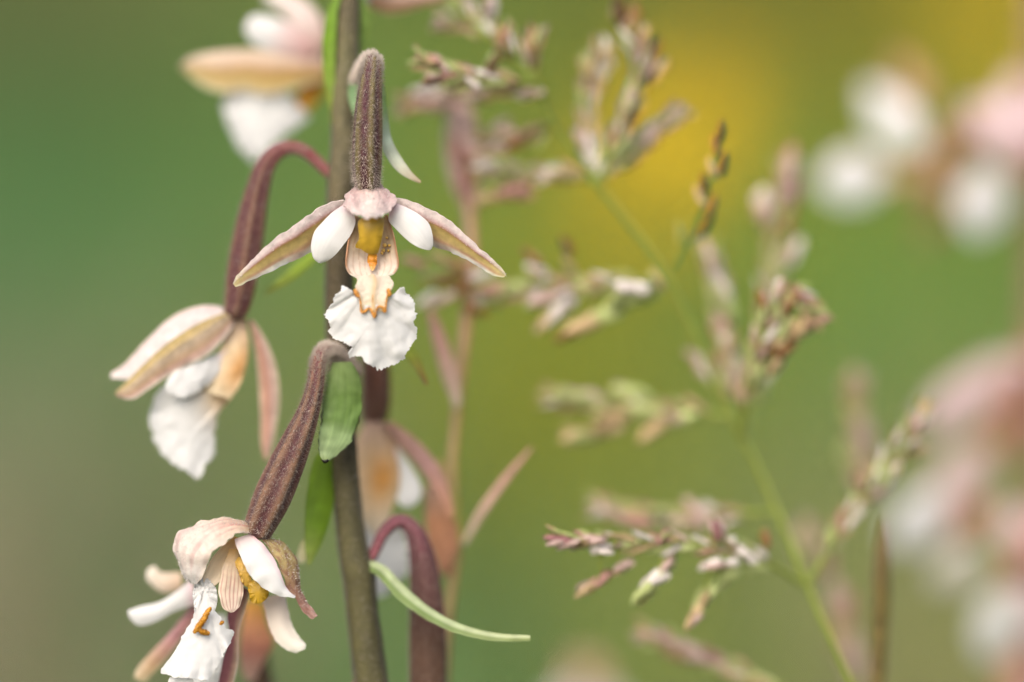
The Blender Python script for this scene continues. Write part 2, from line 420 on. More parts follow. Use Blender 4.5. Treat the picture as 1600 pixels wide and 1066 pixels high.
def front_flower(parent, xf=None, full=True, hair=True, label=None):
    """the flower seen face on; xf carries the tracing to another place for the blurred ones"""
    z = zm(340, 280, 3.331)
    cpt = np.array([[578, 330, 0.]]); c = cpt if xf is None else xf(cpt)
    fl = empty('flower', P(c)[0], parent)
    if label: fl['label'] = label
    H = 1 if hair else 0
    # ovary, hanging from the tip of the pedicel
    tube('ovary', [(556, 128, 135, 6), (566, 108, 95, 7.5), (578, 94, 55, 10), (582, 100, 25, 13), (579, 130, 8, 17), (576, 170, 3, 20.5), (574, 215, 2, 22.5), (573, 260, 6, 22), (574, 292, 14, 18)] ,
         M['tissue'], fl, ov_col, n=90, m=60, rib=.085, twist=1.6, hair=H * 11000, hl=(4, 10), xf=xf)
    # dorsal sepal coming towards the viewer
    cd = vcol(stops([(0, lin(214, 186, 180)), (.4, lin(226, 204, 198)), (.7, lin(240, 228, 220)), (1, lin(246, 242, 234))]), stops([(0, PINKW), (.2, PINK), (.5, lin(238, 225, 215)), (.8, PINK), (1, PINKW)]), .35, jit=.12, streak=.25, freq=22)
    sheet('dorsal_sepal', [(562, 285, 22), (548, 298, 12), (537, 316, -6), (548, 331, -40), (574, 341, -78)], [(586, 284, 22), (603, 296, 12), (620, 314, -6), (608, 331, -40), (586, 341, -78)],
          M['sepal'], fl, cd, 30, 26, bulge=16, ruf=7, rfreq=.12, edge=5, th=2.2, xf=xf, hair=H * 900)
    # lateral sepals
    sheet('lateral_sepal', z([(655, 105, 15), (590, 122, 8), (530, 150, 2), (450, 200, -2), (370, 262, -5), (300, 308, -6), (220, 380, -6), (150, 450, -4), (100, 505, -2), (82, 545, 0)]),
          z([(668, 190, 55), (620, 262, 48), (560, 320, 40), (490, 376, 30), (420, 412, 22), (340, 447, 14), (250, 492, 8), (170, 528, 4), (125, 552, 2), (92, 560, 0)]), M['sepal'], fl, c_sepal_front, 70, 30,
          off=crease(.28, 7, 0), ruf=2, edge=2, th=2.2, xf=xf, hair=H * 450, hv=(0, .27))
    sheet('lateral_sepal', z([(935, 100, 15), (1000, 112, 8), (1060, 138, 2), (1130, 172, -2), (1210, 215, -5), (1290, 290, -6), (1360, 355, -6), (1430, 415, -4), (1480, 465, -2), (1500, 500, 0)]),
          z([(900, 185, 55), (960, 250, 48), (1050, 305, 40), (1130, 350, 30), (1200, 374, 22), (1280, 410, 14), (1350, 447, 8), (1410, 485, 4), (1450, 508, 2), (1492, 511, 0)]), M['sepal'], fl, c_sepal_front, 70, 30,
          off=crease(.28, 7, 0), ruf=2, edge=2, th=2.2, xf=xf, hair=H * 450, hv=(0, .27))
    # white petals
    sheet('petal', z([(662, 130, 6), (600, 172, 0), (545, 225, -8), (505, 275, -12), (488, 345, -12), (498, 405, -10), (522, 432, -8)]), z([(705, 165, 4), (716, 225, 2), (695, 285, -6), (660, 335, -10), (620, 385, -12), (580, 420, -10), (535, 437, -8)]),
          M['petal'], fl, c_white, 40, 20, bulge=4, ruf=4, rfreq=.04, th=2.2, xf=xf)
    sheet('petal', z([(892, 180, 4), (895, 222, 2), (930, 262, -6), (980, 310, -10), (1030, 347, -12), (1075, 364, -10), (1100, 368, -8)]), z([(925, 125, 6), (990, 152, 0), (1050, 187, -8), (1097, 230, -12), (1117, 290, -12), (1120, 340, -10), (1112, 362, -8)]),
          M['petal'], fl, c_white, 40, 20, bulge=4, ruf=4, rfreq=.04, th=2.2, xf=xf)
    # cup of the lip
    def c_cup(u, v, p):
        e = np.abs(2 * v - 1)
        base = stops([(0, lin(206, 176, 110)), (.4, lin(220, 200, 165)), (.75, lin(232, 216, 200)), (1, lin(240, 232, 216))])(u)
        vein = (np.abs(((e * 4.2 + u * .5) % 1) - .5) < .10) * .35
        rim = np.clip((e - .9) * 8, 0, .6) * (u < .9)
        f = np.clip(vein + rim, 0, 1)[:, None]
        return base * (1 - f) + lin(188, 138, 100) * f
    sheet('lip_cup', z([(722, 185, 28), (705, 255, 8), (682, 315, -8), (672, 385, -16), (668, 445, -20), (684, 488, -22), (722, 512, -24)]), z([(880, 185, 28), (905, 255, 8), (922, 315, -8), (934, 385, -16), (942, 445, -20), (922, 488, -22), (884, 508, -24)]),
          M['waxy'], fl, c_cup, 50, 40, off=lambda U, V: -34 * np.sin(math.pi * V) ** .8 * (1 - .75 * np.clip((U - .55) / .45, 0, 1)), ruf=3, th=2.2, xf=xf)
    # column
    co = [(738, 215), (735, 260), (738, 310), (716, 352), (745, 362), (765, 375), (790, 388), (828, 388), (842, 355), (855, 300), (862, 240), (858, 205), (800, 190)]
    co = [(a, b) for a, b, _ in z(co)]
    cc = lambda u, v, p: np.outer(1 + .3 * np.array([nz(a[0] * .1, a[1] * .04, 3) for a in p]), lin(214, 176, 58)) * (1 - .2 * u[:, None])
    ox, oy = 340 + 800 / 3.331, 280 + 290 / 3.331
    disc('column', co, (ox, oy), M['waxy'], fl, cc, lambda x, y: -14 - 20 * math.sqrt(max(0, 1 - ((x - ox) / 23) ** 2 * .9 - ((y - oy) / 34) ** 2 * .9)) + (oy - y) * -.2, n=70, rings=14, wr=1.5, th=2, xf=xf)
    for (wx, wy, wr_) in ((880, 305, 3), (870, 345, 4.5), (893, 345, 3), (862, 372, 4), (888, 372, 3), (855, 385, 3.2)):
        a = z([(wx, wy, -4)])[0]; wr_ *= .8
        tube('wart', [(a[0], a[1], 6, wr_ * .7), (a[0], a[1], -2, wr_), (a[0] + .5, a[1], -9, wr_ * .6)], M['waxy'], fl, lambda u, v, p: np.tile(lin(222, 186, 100), (len(u), 1)), n=8, m=10, xf=xf)
    # orange ridge in the throat
    def c_or(u, v, p): return stops([(0, lin(225, 160, 50)), (.6, lin(216, 138, 40)), (1, lin(230, 190, 120))])(u) * (1 + .25 * np.array([nz(a[0] * .3, a[1] * .3, 1) for a in p]))[:, None]
    sheet('throat_ridge', z([(785, 385, -14), (780, 415, -12), (785, 440, -13), (802, 478, -22)]), z([(828, 385, -14), (830, 415, -12), (826, 445, -13), (812, 478, -22)]), M['waxy'], fl, c_or, 20, 12, bulge=9, ruf=4, rfreq=.25, th=2.2, xf=xf)
    # neck between cup and plate
    def c_neck(u, v, p):
        base = stops([(0, lin(226, 214, 198)), (.6, lin(230, 220, 202)), (1, lin(230, 214, 182))])(u)
        f = (np.exp(-((v - .5) / .06) ** 2) * .5 + np.clip((np.abs(2 * v - 1) - .86) * 6, 0, .6) * (u > .45))[:, None]
        return base * (1 - f) + lin(218, 176, 100) * f
    sheet('lip_neck', z([(716, 506, -23), (728, 530, -27), (718, 558, -30), (728, 600, -34), (742, 640, -36), (745, 685, -36)]), z([(890, 503, -23), (908, 528, -27), (916, 556, -30), (892, 600, -34), (880, 640, -36), (878, 690, -36)]),
          M['lip'], fl, c_neck, 40, 30, off=lambda U, V: 5 * np.exp(-((V - .5) / .12) ** 2) + 6 * np.abs(2 * V - 1) ** 4 * (U > .3), ruf=2.5, rfreq=.2, th=2.2, xf=xf)
    # frilled plate
    ol = [(722, 610), (708, 592), (690, 578), (668, 562), (648, 558), (634, 590), (614, 602), (606, 635), (588, 660), (570, 690), (562, 715), (578, 740), (586, 768), (580, 792), (600, 822), (640, 845), (676, 860), (702, 885), (680, 905), (688, 925),
          (740, 930), (762, 946), (790, 966), (820, 978), (836, 996), (870, 985), (905, 970), (942, 950), (975, 925), (990, 900), (1012, 860), (1036, 820), (1034, 780), (1020, 750), (1034, 715), (1026, 680), (1021, 632), (985, 600), (952, 568), (932, 592), (905, 606), (870, 640), (810, 660), (750, 640)]
    ol = [(a, b) for a, b, _ in z(ol)]
    lx, ly = 340 + 800 / 3.331, 280 + 745 / 3.331
    disc('lip_plate', ol, (lx, ly), M['lip'], fl, c_lip, lambda x, y: -31 + ((x - lx) / 70) ** 2 * 14 + (y - ly) * .10 - 6 * math.exp(-((x - lx) / 14) ** 2) * (y > ly - 40), n=260, rings=34, frill=3.6, wr=5, nw=8, th=2.5, xf=xf, seed=3., org=(lx, ly - 62))
    # orange callus along the end of the neck
    for path in ([(716, 575, -36, 4.5), (722, 596, -40, 5.5), (730, 612, -41, 3.5)], [(888, 572, -36, 4), (892, 592, -40, 5.5), (898, 608, -41, 4.2)],
                 [(733, 590, -40, 1.6), (743, 640, -42, 2), (748, 690, -44, 3.2), (768, 688, -45, 4), (788, 672, -44, 2.4), (803, 690, -45, 3.2), (816, 716, -45, 4.4), (824, 690, -45, 3), (835, 665, -44, 2.6), (858, 668, -45, 3.6), (872, 692, -44, 3), (878, 640, -42, 1.8), (884, 600, -40, 1.6)],
                 [(806, 590, -38, .9), (806, 620, -41, 1.1), (806, 640, -42, .9)]):
        pp = [(340 + a / 3.331, 280 + b / 3.331, q + r * .4, r * .6) for a, b, q, r in path]
        tube('callus', pp, M['waxy'], fl, lambda u, v, p: np.tile(lin(212, 148, 58), (len(u), 1)) * (1 + .6 * np.array([nz(a[0] * .2, a[1] * .2, 6) for a in p]))[:, None], n=14 * len(pp), m=10, bumps=.8, xf=xf)
    return fl
front_flower(plant, label='open flower facing the viewer with a frilled white lip')

# ---- flower at the left, hanging from an arched red pedicel
def left_flower():
    z = zm(160, 420, 3.136); Q = 140
    fl = empty('flower', P([(330, 560, Q)])[0], plant); fl['label'] = 'slightly blurred side-on flower hanging from an arched red stalk'
    pc = ribbed(lin(160, 76, 86), lin(80, 42, 46), lin(108, 78, 62))
    tube('ovary', [(528, 282, 150, 9), (505, 262, 150, 8.5), (475, 236, 148, 9.5), (445, 232, 145, 11), (418, 254, 142, 14.5), (402, 300, 140, 19), (390, 360, 140, 24), (380, 420, 140, 25.5), (372, 470, 140, 22), (366, 492, 140, 18)], M['tissue'], fl, pc, n=80, m=48, rib=.06, twist=1.6, hair=4500, hl=(4, 9))
    cs = lambda *st: vcol(None, stops(list(st)), jit=.1, streak=.12, freq=14)
    sheet('dorsal_sepal', z([(592, 190, 0), (500, 180, -10), (400, 204, -15), (300, 268, -15), (200, 370, -10), (110, 466, -5), (45, 512, 0)], Q), z([(605, 228, -10), (480, 285, -22), (350, 362, -25), (230, 460, -20), (150, 535, -12), (90, 540, -5), (42, 536, 0)], Q), M['sepal'], fl,
          cs((0, lin(222, 206, 190)), (.2, lin(232, 216, 214)), (.6, lin(238, 228, 226)), (1, lin(240, 234, 232))), bulge=16, ruf=5, th=2.2, hair=200, hv=(0, .18))
    sheet('lateral_sepal', z([(602, 215, -10), (480, 265, -30), (350, 345, -38), (230, 445, -34), (130, 545, -26), (64, 608, -20)], Q), z([(645, 262, 0), (600, 335, -15), (520, 420, -25), (430, 470, -28), (330, 522, -28), (240, 580, -26), (150, 638, -22), (70, 625, -20)], Q), M['sepal'], fl,
          cs((0, lin(188, 168, 112)), (.14, lin(200, 178, 122)), (.35, lin(228, 210, 188)), (.6, lin(212, 184, 152)), (.8, lin(218, 182, 168)), (1, lin(238, 230, 216))), off=crease(.2, 8, 0), ruf=4, th=2.2, hair=200, hv=(0, .18))
    sheet('lateral_sepal', z([(716, 250, 10), (738, 330, 20), (762, 500, 30), (775, 700, 36), (780, 860, 40), (800, 935, 40)], Q), z([(740, 250, 10), (802, 350, 16), (850, 470, 24), (868, 620, 30), (848, 800, 36), (812, 935, 40)], Q), M['sepal'], fl,
          cs((0, lin(222, 206, 186)), (.3, lin(204, 152, 128)), (.6, lin(202, 168, 158)), (1, lin(220, 206, 186))), bulge=14, ruf=4, th=2.2)
    sheet('petal', z([(610, 400, 0), (450, 465, -24), (350, 510, -30), (306, 575, -30), (322, 612, -30)], Q), z([(610, 470, 0), (530, 555, -16), (450, 612, -26), (385, 630, -30), (335, 618, -30)], Q), M['petal'], fl, c_white, bulge=3, ruf=6, edge=3)
    co = lambda u, v, p: (lambda f: (stops([(0, lin(216, 186, 160)), (.4, lin(232, 208, 168)), (1, lin(234, 216, 182))])(u) * (1 - f) + lin(222, 152, 52) * f))((np.exp(-((u - .62) / .26) ** 2 - ((v - .8) / .28) ** 2) * .7)[:, None])
    sheet('lip_cup', z([(610, 245, 20), (585, 380, 0), (530, 450, -6), (480, 520, -8), (500, 600, -6)], Q), z([(704, 245, 20), (716, 390, 10), (702, 480, 5), (672, 570, 0), (625, 640, -2)], Q), M['waxy'], fl, co, bulge=6, ruf=4)
    ol = z([(520, 500), (420, 540), (330, 560), (265, 612), (232, 720), (256, 830), (290, 900), (350, 960), (420, 1000), (462, 1026), (492, 1000), (502, 960), (545, 910), (550, 800), (572, 700), (636, 620), (610, 540)])
    cx, cy = 160 + 420 / 3.136, 420 + 760 / 3.136; tx, ty = 160 + 600 / 3.136, 420 + 590 / 3.136
    def c_l2(u, v, p):
        f = np.exp(-(((p[:, 0] - tx) / 38) ** 2 + ((p[:, 1] - ty) / 48) ** 2))[:, None] * .9
        return c_lip(u, v, p) * (1 - f) + lin(222, 188, 130) * f
    disc('lip_plate', [(a, b) for a, b, _ in ol], (cx, cy), M['lip'], fl, c_l2, lambda x, y: Q - 2 + ((x - cx) / 50) ** 2 * 16 + (y - cy) * .1, n=220, rings=26, frill=5, wr=5, nw=8, seed=8., org=(tx, ty))
left_flower()

# ---- lower left flower, close and sharp, tipped to the right
def lower_flower():
    z = zm(180, 760, 3.484); Q = 10
    fl = empty('flower', P([(370, 900, Q)])[0], plant); fl['label'] = 'sharp lower flower with a pinkish hood, striped cup and white lip'
    oc = ribbed(lin(152, 70, 80), lin(76, 40, 44), lin(122, 92, 72))
    tube('ovary', [(556, 582, 125, 9.5), (540, 566, 105, 9), (522, 550, 78, 9), (506, 548, 52, 10), (497, 568, 32, 11), (493, 600, 22, 12.5), (483, 640, 16, 16), (466, 684, 12, 21.5), (446, 730, 10, 26), (426, 776, 10, 27.5), (410, 812, 12, 24), (400, 834, 14, 21)],
         M['tissue'], fl, oc, n=120, m=60, rib=.085, twist=1.6, hair=14000, hl=(4, 10))
    def c_hood(u, v, p):
        base = stops([(0, lin(186, 160, 120)), (.18, lin(222, 200, 176)), (.45, lin(236, 218, 206)), (.75, lin(242, 234, 226)), (1, WHITE)])(u)
        a = np.array([nz(x * 2.2, y * 7.5, 12.) for x, y in zip(u, v)]); s = np.array([nz(x * 16, y * 30, 2.) for x, y in zip(u, v)])
        f = np.clip((a - .02) * 1.5 + s * .25, 0, .6)[:, None] * np.clip(1.25 - u, 0, 1)[:, None]
        base = base * (1 - f) + lin(190, 128, 128) * f
        r = np.clip((v - .9) * 10, 0, .7)[:, None]
        return base * (1 - r) + lin(238, 228, 214) * r
    sheet('dorsal_sepal', z([(770, 236, 6), (690, 204, 0), (590, 176, -4), (500, 190, -4), (400, 224, -2), (335, 274, 0), (318, 325, 2), (334, 400, 4), (362, 470, 4), (412, 525, 2)], Q),
          z([(772, 246, -8), (690, 252, -26), (610, 290, -36), (560, 340, -40), (520, 390, -40), (492, 440, -34), (472, 490, -26), (442, 530, -16)], Q), M['sepal'], fl, c_hood, 60, 36, bulge=20, ruf=7.5, rfreq=.05, edge=4, th=2.2, hair=900)
    c_in = vcol(stops([(0, lin(226, 186, 125)), (.4, lin(242, 222, 188)), (1, lin(246, 234, 214))]), None, jit=.06, streak=.1)
    sheet('petal', z([(650, 272, 20), (580, 330, 6), (520, 410, -4), (480, 490, -6), (490, 535, -6)], Q), z([(700, 285, 24), (670, 370, 18), (630, 450, 10), (590, 505, 4), (540, 540, 0)], Q), M['petal'], fl, c_in, 36, 20, bulge=-12, ruf=5, th=2.2)
    def c_strip(u, v, p):
        base = stops([(0, lin(228, 190, 120)), (.3, lin(232, 210, 180)), (1, lin(238, 222, 206))])(u)
        f = ((np.abs(((v * 6) % 1) - .5) < .16) * np.clip((u - .2) * 2, 0, .6))[:, None]
        return base * (1 - f) + lin(190, 128, 120) * f
    sheet('lip_cup', z([(620, 345, 10), (588, 430, -6), (570, 510, -14), (564, 590, -16), (590, 662, -14), (628, 686, -10)], Q), z([(672, 345, 16), (692, 430, 12), (698, 510, 6), (694, 580, 0), (678, 648, -6), (646, 684, -10)], Q), M['waxy'], fl, c_strip, 44, 44, bulge=3, ruf=4, th=2.2)
    cc = lambda k: (lambda u, v, p: np.outer(1 + .3 * np.array([nz(a[0] * .12, a[1] * .08, 3) for a in p]), k))
    for o_, cen, kc in (([(655, 385), (690, 395), (712, 440), (735, 490), (742, 540), (715, 545), (690, 520), (675, 470), (655, 430)], (700, 470), lin(224, 182, 84)),
                        ([(742, 515), (790, 520), (832, 560), (830, 600), (800, 630), (770, 638), (740, 625), (732, 590), (725, 550)], (780, 575), lin(198, 160, 48))):
        oo = [(180 + a / 3.484, 760 + b / 3.484) for a, b in o_]; cx, cy = 180 + cen[0] / 3.484, 760 + cen[1] / 3.484
        disc('column', oo, (cx, cy), M['waxy'], fl, cc(kc), (lambda cx, cy: lambda x, y: Q + 14 - 16 * math.sqrt(max(0, 1 - ((x - cx) / 22) ** 2 - ((y - cy) / 28) ** 2)))(cx, cy), n=60, rings=14, wr=4, th=2.2)
    c_pw = vcol(stops([(0, lin(232, 205, 205)), (.25, WHITE), (1, WHITE)]), stops([(0, WHITE), (.8, WHITE), (.95, lin(225, 175, 190)), (1, lin(205, 140, 160))]), .4, jit=.02, streak=.03)
    sheet('petal', z([(650, 292, -10), (680, 380, -20), (722, 462, -26), (780, 530, -28), (850, 578, -26), (920, 600, -22), (975, 608, -18)], Q), z([(742, 258, -8), (815, 330, -14), (868, 400, -18), (902, 480, -20), (930, 548, -20), (960, 585, -18), (982, 600, -16)], Q), M['petal'], fl, c_pw, 44, 24, bulge=5, ruf=5, rfreq=.05, edge=1.5, th=2.2)
    def c_rs(u, v, p):
        base = stops([(0, lin(196, 178, 130)), (.35, lin(190, 172, 118)), (.6, lin(176, 142, 112)), (.8, lin(172, 130, 116)), (1, lin(196, 160, 148))])(u)
        s = np.array([nz(x * 14, y * 9, 2.) for x, y in zip(u, v)]); f = np.clip(s * 1.6 + .1, 0, .7)[:, None]
        return base * (1 - f) + lin(140, 96, 84) * f
    sheet('lateral_sepal', z([(775, 262, 4), (848, 358, -6), (900, 450, -10), (932, 540, -10), (980, 610, -6), (1020, 680, -2), (1075, 722, 0)], Q), z([(800, 268, 8), (910, 308, 14), (972, 370, 18), (1002, 450, 18), (1000, 530, 12), (1034, 612, 6), (1102, 706, 2)], Q), M['sepal'], fl, c_rs, 50, 22, bulge=14, ruf=4, rfreq=.07, edge=2, th=2.2, hair=450)
    sheet('petal', z([(800, 610, 60), (828, 720, 50), (858, 815, 44), (918, 880, 40), (985, 906, 38)], Q), z([(925, 590, 60), (952, 720, 50), (992, 810, 44), (1034, 858, 40), (1032, 888, 38)], Q), M['petal'], fl, vcol(stops([(0, lin(238, 222, 210)), (1, lin(240, 238, 228))]), None, jit=.03), 34, 18, bulge=10, ruf=4, edge=2, th=2.2)
    # lip
    ol = z([(446, 492), (505, 505), (548, 560), (556, 620), (545, 680), (580, 720), (602, 774), (640, 784), (632, 838), (592, 910), (545, 1000), (490, 1058), (400, 1046), (310, 1036), (250, 1010), (272, 968), (332, 888), (382, 790), (420, 720), (432, 650), (424, 580)])
    cx, cy = 180 + 465 / 3.484, 760 + 830 / 3.484
    disc('lip_plate', [(a, b) for a, b, _ in ol], (cx, cy), M['lip'], fl, c_lip, lambda x, y: Q - 18 + ((x - cx - (cy - y) * .2) / 50) ** 2 * 14 + (y - cy) * -.12, n=220, rings=30, frill=2.8, wr=5.5, nw=9, seed=5., org=(180 + 480 / 3.484, 760 + 560 / 3.484))
    for path in ([(520, 660, 4), (500, 690, 7), (475, 735, 8), (450, 770, 8), (430, 798, 4)], [(455, 785, 5), (485, 795, 8), (512, 802, 5)], [(570, 752, 3), (582, 742, 5), (590, 736, 3)]):
        pp = [(180 + a / 3.484, 760 + b / 3.484, Q - 26 - (b - 700) * .006, r * .55) for a, b, r in path]
        tube('callus', pp, M['waxy'], fl, lambda u, v, p: np.tile(lin(206, 146, 40), (len(u), 1)) * (1 + .6 * np.array([nz(a[0] * .25, a[1] * .25, 6) for a in p]))[:, None], n=14 * len(pp), m=12, bumps=1.1)
    sheet('lip_fold', z([(300, 1040, -12), (290, 1060, -10), (300, 1090, -8)], Q), z([(420, 1045, -12), (430, 1070, -12), (420, 1100, -8)], Q), M['lip'], fl, lambda u, v, p: c_lip(u, v, p), 14, 14, bulge=8, ruf=5)
lower_flower()

# ---- flower behind the lower one
def lower_back_flower():
    z = zm(180, 760, 3.484); Q = 170
    fl = empty('flower', P([(350, 980, Q)])[0], plant); fl['label'] = 'blurred flower half hidden behind the sharp lower flower'
    c_ls = vcol(stops([(0, lin(170, 118, 122)), (.4, lin(190, 140, 145)), (.75, lin(205, 180, 130)), (1, lin(226, 222, 180))]), stops([(0, lin(205, 180, 180)), (.6, lin(170, 120, 110)), (1, lin(228, 218, 195))]), .4, jit=.1)
    sheet('lateral_sepal', z([(420, 640), (330, 760), (240, 860), (130, 980), (104, 1035)], Q - 30), z([(460, 690), (372, 812), (292, 922), (222, 1000), (160, 1062), (112, 1048)], Q - 30), M['sepal'], fl, c_ls, bulge=14, th=2.2)
    sheet('petal', z([(420, 500), (340, 570), (240, 632), (150, 652), (70, 678)], Q - 50), z([(440, 640), (320, 682), (220, 736), (130, 756), (76, 712)], Q - 50), M['petal'], fl, c_white, bulge=14, th=2.2)
    sheet('petal', z([(360, 470), (250, 470), (215, 434), (175, 460)], Q), z([(360, 560), (270, 576), (220, 552), (168, 505)], Q), M['petal'], fl, vcol(stops([(0, lin(220, 195, 170)), (1, lin(238, 232, 220))]), None), bulge=10, th=2.2)
    c_pu = vcol(None, stops([(0, lin(150, 92, 100)), (.5, lin(165, 110, 112)), (.85, lin(205, 175, 150)), (1, lin(232, 222, 205))]), jit=.15, streak=.2)
    sheet('lateral_sepal', z([(690, 540), (615, 690), (622, 800), (585, 960), (560, 1090)], Q - 110), z([(735, 570), (705, 680), (672, 800), (668, 960), (640, 1090)], Q - 110), M['sepal'], fl, c_pu, bulge=10, th=2.2)
    c_sa = vcol(stops([(0, lin(215, 165, 70)), (.3, lin(222, 165, 120)), (.6, lin(212, 150, 130)), (1, lin(225, 195, 180))]), None, jit=.1)
    sheet('dorsal_sepal', z([(715, 620), (690, 760), (680, 880), (690, 1000), (720, 1066)], Q + 60), z([(800, 630), (832, 760), (862, 850), (810, 950), (755, 1060)], Q + 60), M['sepal'], fl, c_sa, bulge=16, th=2.2)
    tube('ovary', [(580, 1160, 150, 9), (520, 1160, 220, 10), (450, 1140, 300, 15), (414, 1085, 330, 19), (400, 1020, 320, 19), (390, 950, 280, 16)], M['tissue'], fl, ov_col, n=40, m=20, rib=.06)
    sheet('lip_plate', z([(420, 700), (400, 860), (360, 1000), (330, 1150)], Q - 20), z([(600, 700), (620, 860), (600, 1000), (560, 1150)], Q - 20), M['lip'], fl, c_lip, bulge=12, ruf=8)
lower_back_flower()

# ---- upper left flower, behind the stem
def upper_flower():
    z = zm(260, 0, 4.1); Q = 370
    fl = empty('flower', P([(430, 100, Q)])[0], plant); fl['label'] = 'blurred upper flower with a long tan sepal pointing away from the stem'
    tube('ovary', [(552, 60, 190, 9), (548, 30, 250, 10), (540, 20, 320, 16), (525, 50, 400, 22), (512, 85, 450, 22), (500, 100, 460, 18)], M['tissue'], fl, ov_col, n=40, m=20, rib=.05)
    sheet('dorsal_sepal', z([(985, 400), (860, 240), (740, 80), (650, 20), (620, 0)], Q), z([(1030, 320), (1010, 150), (900, 10), (740, -60), (630, -40)], Q), M['sepal'], fl, vcol(stops([(0, lin(206, 172, 160)), (.4, lin(236, 220, 214)), (1, lin(242, 236, 230))]), None, jit=.1), bulge=22, th=2.2)
    sheet('petal', z([(930, 390), (720, 345), (575, 290), (505, 205), (515, 150)], Q - 40), z([(930, 250), (760, 140), (630, 100), (560, 102), (520, 135)], Q - 40), M['petal'], fl, vcol(stops([(0, lin(206, 165, 160)), (.35, lin(226, 205, 202)), (.6, WHITE), (1, WHITE)]), None), bulge=20, th=2.2)
    sheet('lateral_sepal', z([(1010, 380), (800, 352), (560, 320), (330, 330), (160, 368), (88, 425)], Q - 40), z([(1020, 510), (850, 560), (640, 612), (500, 580), (380, 598), (250, 560), (140, 480), (86, 428)], Q - 30), M['sepal'], fl,
          vcol(stops([(0, lin(176, 136, 96)), (.3, lin(212, 184, 128)), (.7, lin(228, 208, 166)), (1, lin(238, 234, 190))]), stops([(0, lin(240, 224, 216)), (.3, lin(228, 204, 190)), (.42, lin(196, 150, 104)), (.6, lin(218, 186, 106)), (.85, lin(228, 208, 150)), (1, lin(244, 240, 222))]), .65), off=crease(.4, 6, 0), th=2.2)
    sheet('lip_cup', z([(900, 480), (850, 580), (815, 680), (830, 740)], Q + 10), z([(1040, 490), (1010, 580), (960, 660), (890, 730)], Q + 10), M['waxy'], fl, vcol(stops([(0, lin(205, 150, 50)), (.5, lin(222, 155, 30)), (1, lin(226, 180, 80))]), None), bulge=20)
    ol = z([(400, 590), (500, 552), (600, 600), (760, 590), (860, 690), (900, 760), (760, 870), (610, 1000), (545, 1035), (470, 955), (410, 830), (372, 710)])
    cx, cy = 260 + 600 / 4.1, 770 / 4.1
    disc('lip_plate', [(a, b) for a, b, _ in ol], (cx, cy), M['lip'], fl, c_lip, lambda x, y: Q - 20 + ((x - cx) / 50) ** 2 * 10, n=160, rings=20, frill=4, wr=12, seed=1.)
upper_flower()

# ---- flower behind the stem at the right
def back_flower():
    z = zm(440, 640, 2.503); Q = 225
    fl = empty('flower', P([(600, 740, Q)])[0], plant); fl['label'] = 'blurred flower behind the stem with an orange-blotched cup'
    tube('ovary', [(545, 500, 160, 9), (556, 470, 185, 9.5), (572, 470, 205, 12), (582, 510, 215, 17), (587, 570, 225, 21), (587, 625, 240, 22.5), (584, 658, 255, 19)], M['tissue'], fl, vcol(stops([(0, lin(125, 80, 78)), (1, lin(100, 68, 52))]), None, jit=.2, streak=.3), n=50, m=22, rib=.05, hair=1500, hl=(3, 7))
    cu = lambda u, v, p: (lambda f: stops([(0, lin(214, 176, 150)), (.3, lin(230, 200, 160)), (.7, lin(234, 210, 172)), (1, lin(238, 226, 206))])(u) * (1 - f) + lin(222, 156, 62) * f)((np.exp(-((u - .48) / .2) ** 2 - ((v - .58) / .32) ** 2) * .95)[:, None])
    sheet('lip_cup', z([(325, 50), (292, 130), (288, 250), (300, 400), (370, 500)], Q), z([(395, 50), (455, 140), (468, 250), (445, 350), (395, 500)], Q), M['waxy'], fl, cu, bulge=30)
    sheet('petal', z([(440, 150), (462, 230), (462, 310), (450, 350), (470, 378)], Q - 10), z([(455, 150), (510, 230), (545, 300), (540, 350), (505, 382)], Q - 10), M['petal'], fl, c_white, bulge=10)
    sheet('lateral_sepal', z([(395, 60), (455, 135), (540, 230), (600, 320), (655, 430)], Q - 20), z([(430, 45), (525, 115), (595, 195), (645, 285), (675, 400)], Q - 20), M['sepal'], fl, vcol(stops([(0, lin(196, 158, 140)), (.5, lin(190, 152, 146)), (1, lin(196, 150, 120))]), None, jit=.1), bulge=14)
    sheet('lateral_sepal', z([(560, 300), (560, 400), (570, 500), (600, 580), (620, 640)], Q + 30), z([(600, 290), (660, 400), (690, 480), (680, 560), (640, 640)], Q + 30), M['sepal'], fl, vcol(stops([(0, lin(206, 176, 155)), (.4, lin(190, 140, 105)), (1, lin(200, 150, 120))]), None, jit=.1), bulge=12)
    ol = z([(320, 440), (400, 450), (470, 470), (500, 560), (490, 640), (440, 690), (390, 735), (330, 690), (300, 600), (300, 500)])
    cx, cy = 440 + 395 / 2.503, 640 + 580 / 2.503
    disc('lip_plate', [(a, b) for a, b, _ in ol], (cx, cy), M['lip'], fl, c_lip, lambda x, y: Q + 20 + ((x - cx) / 50) ** 2 * 10, n=140, rings=16, frill=4, wr=12, seed=2.)
back_flower()

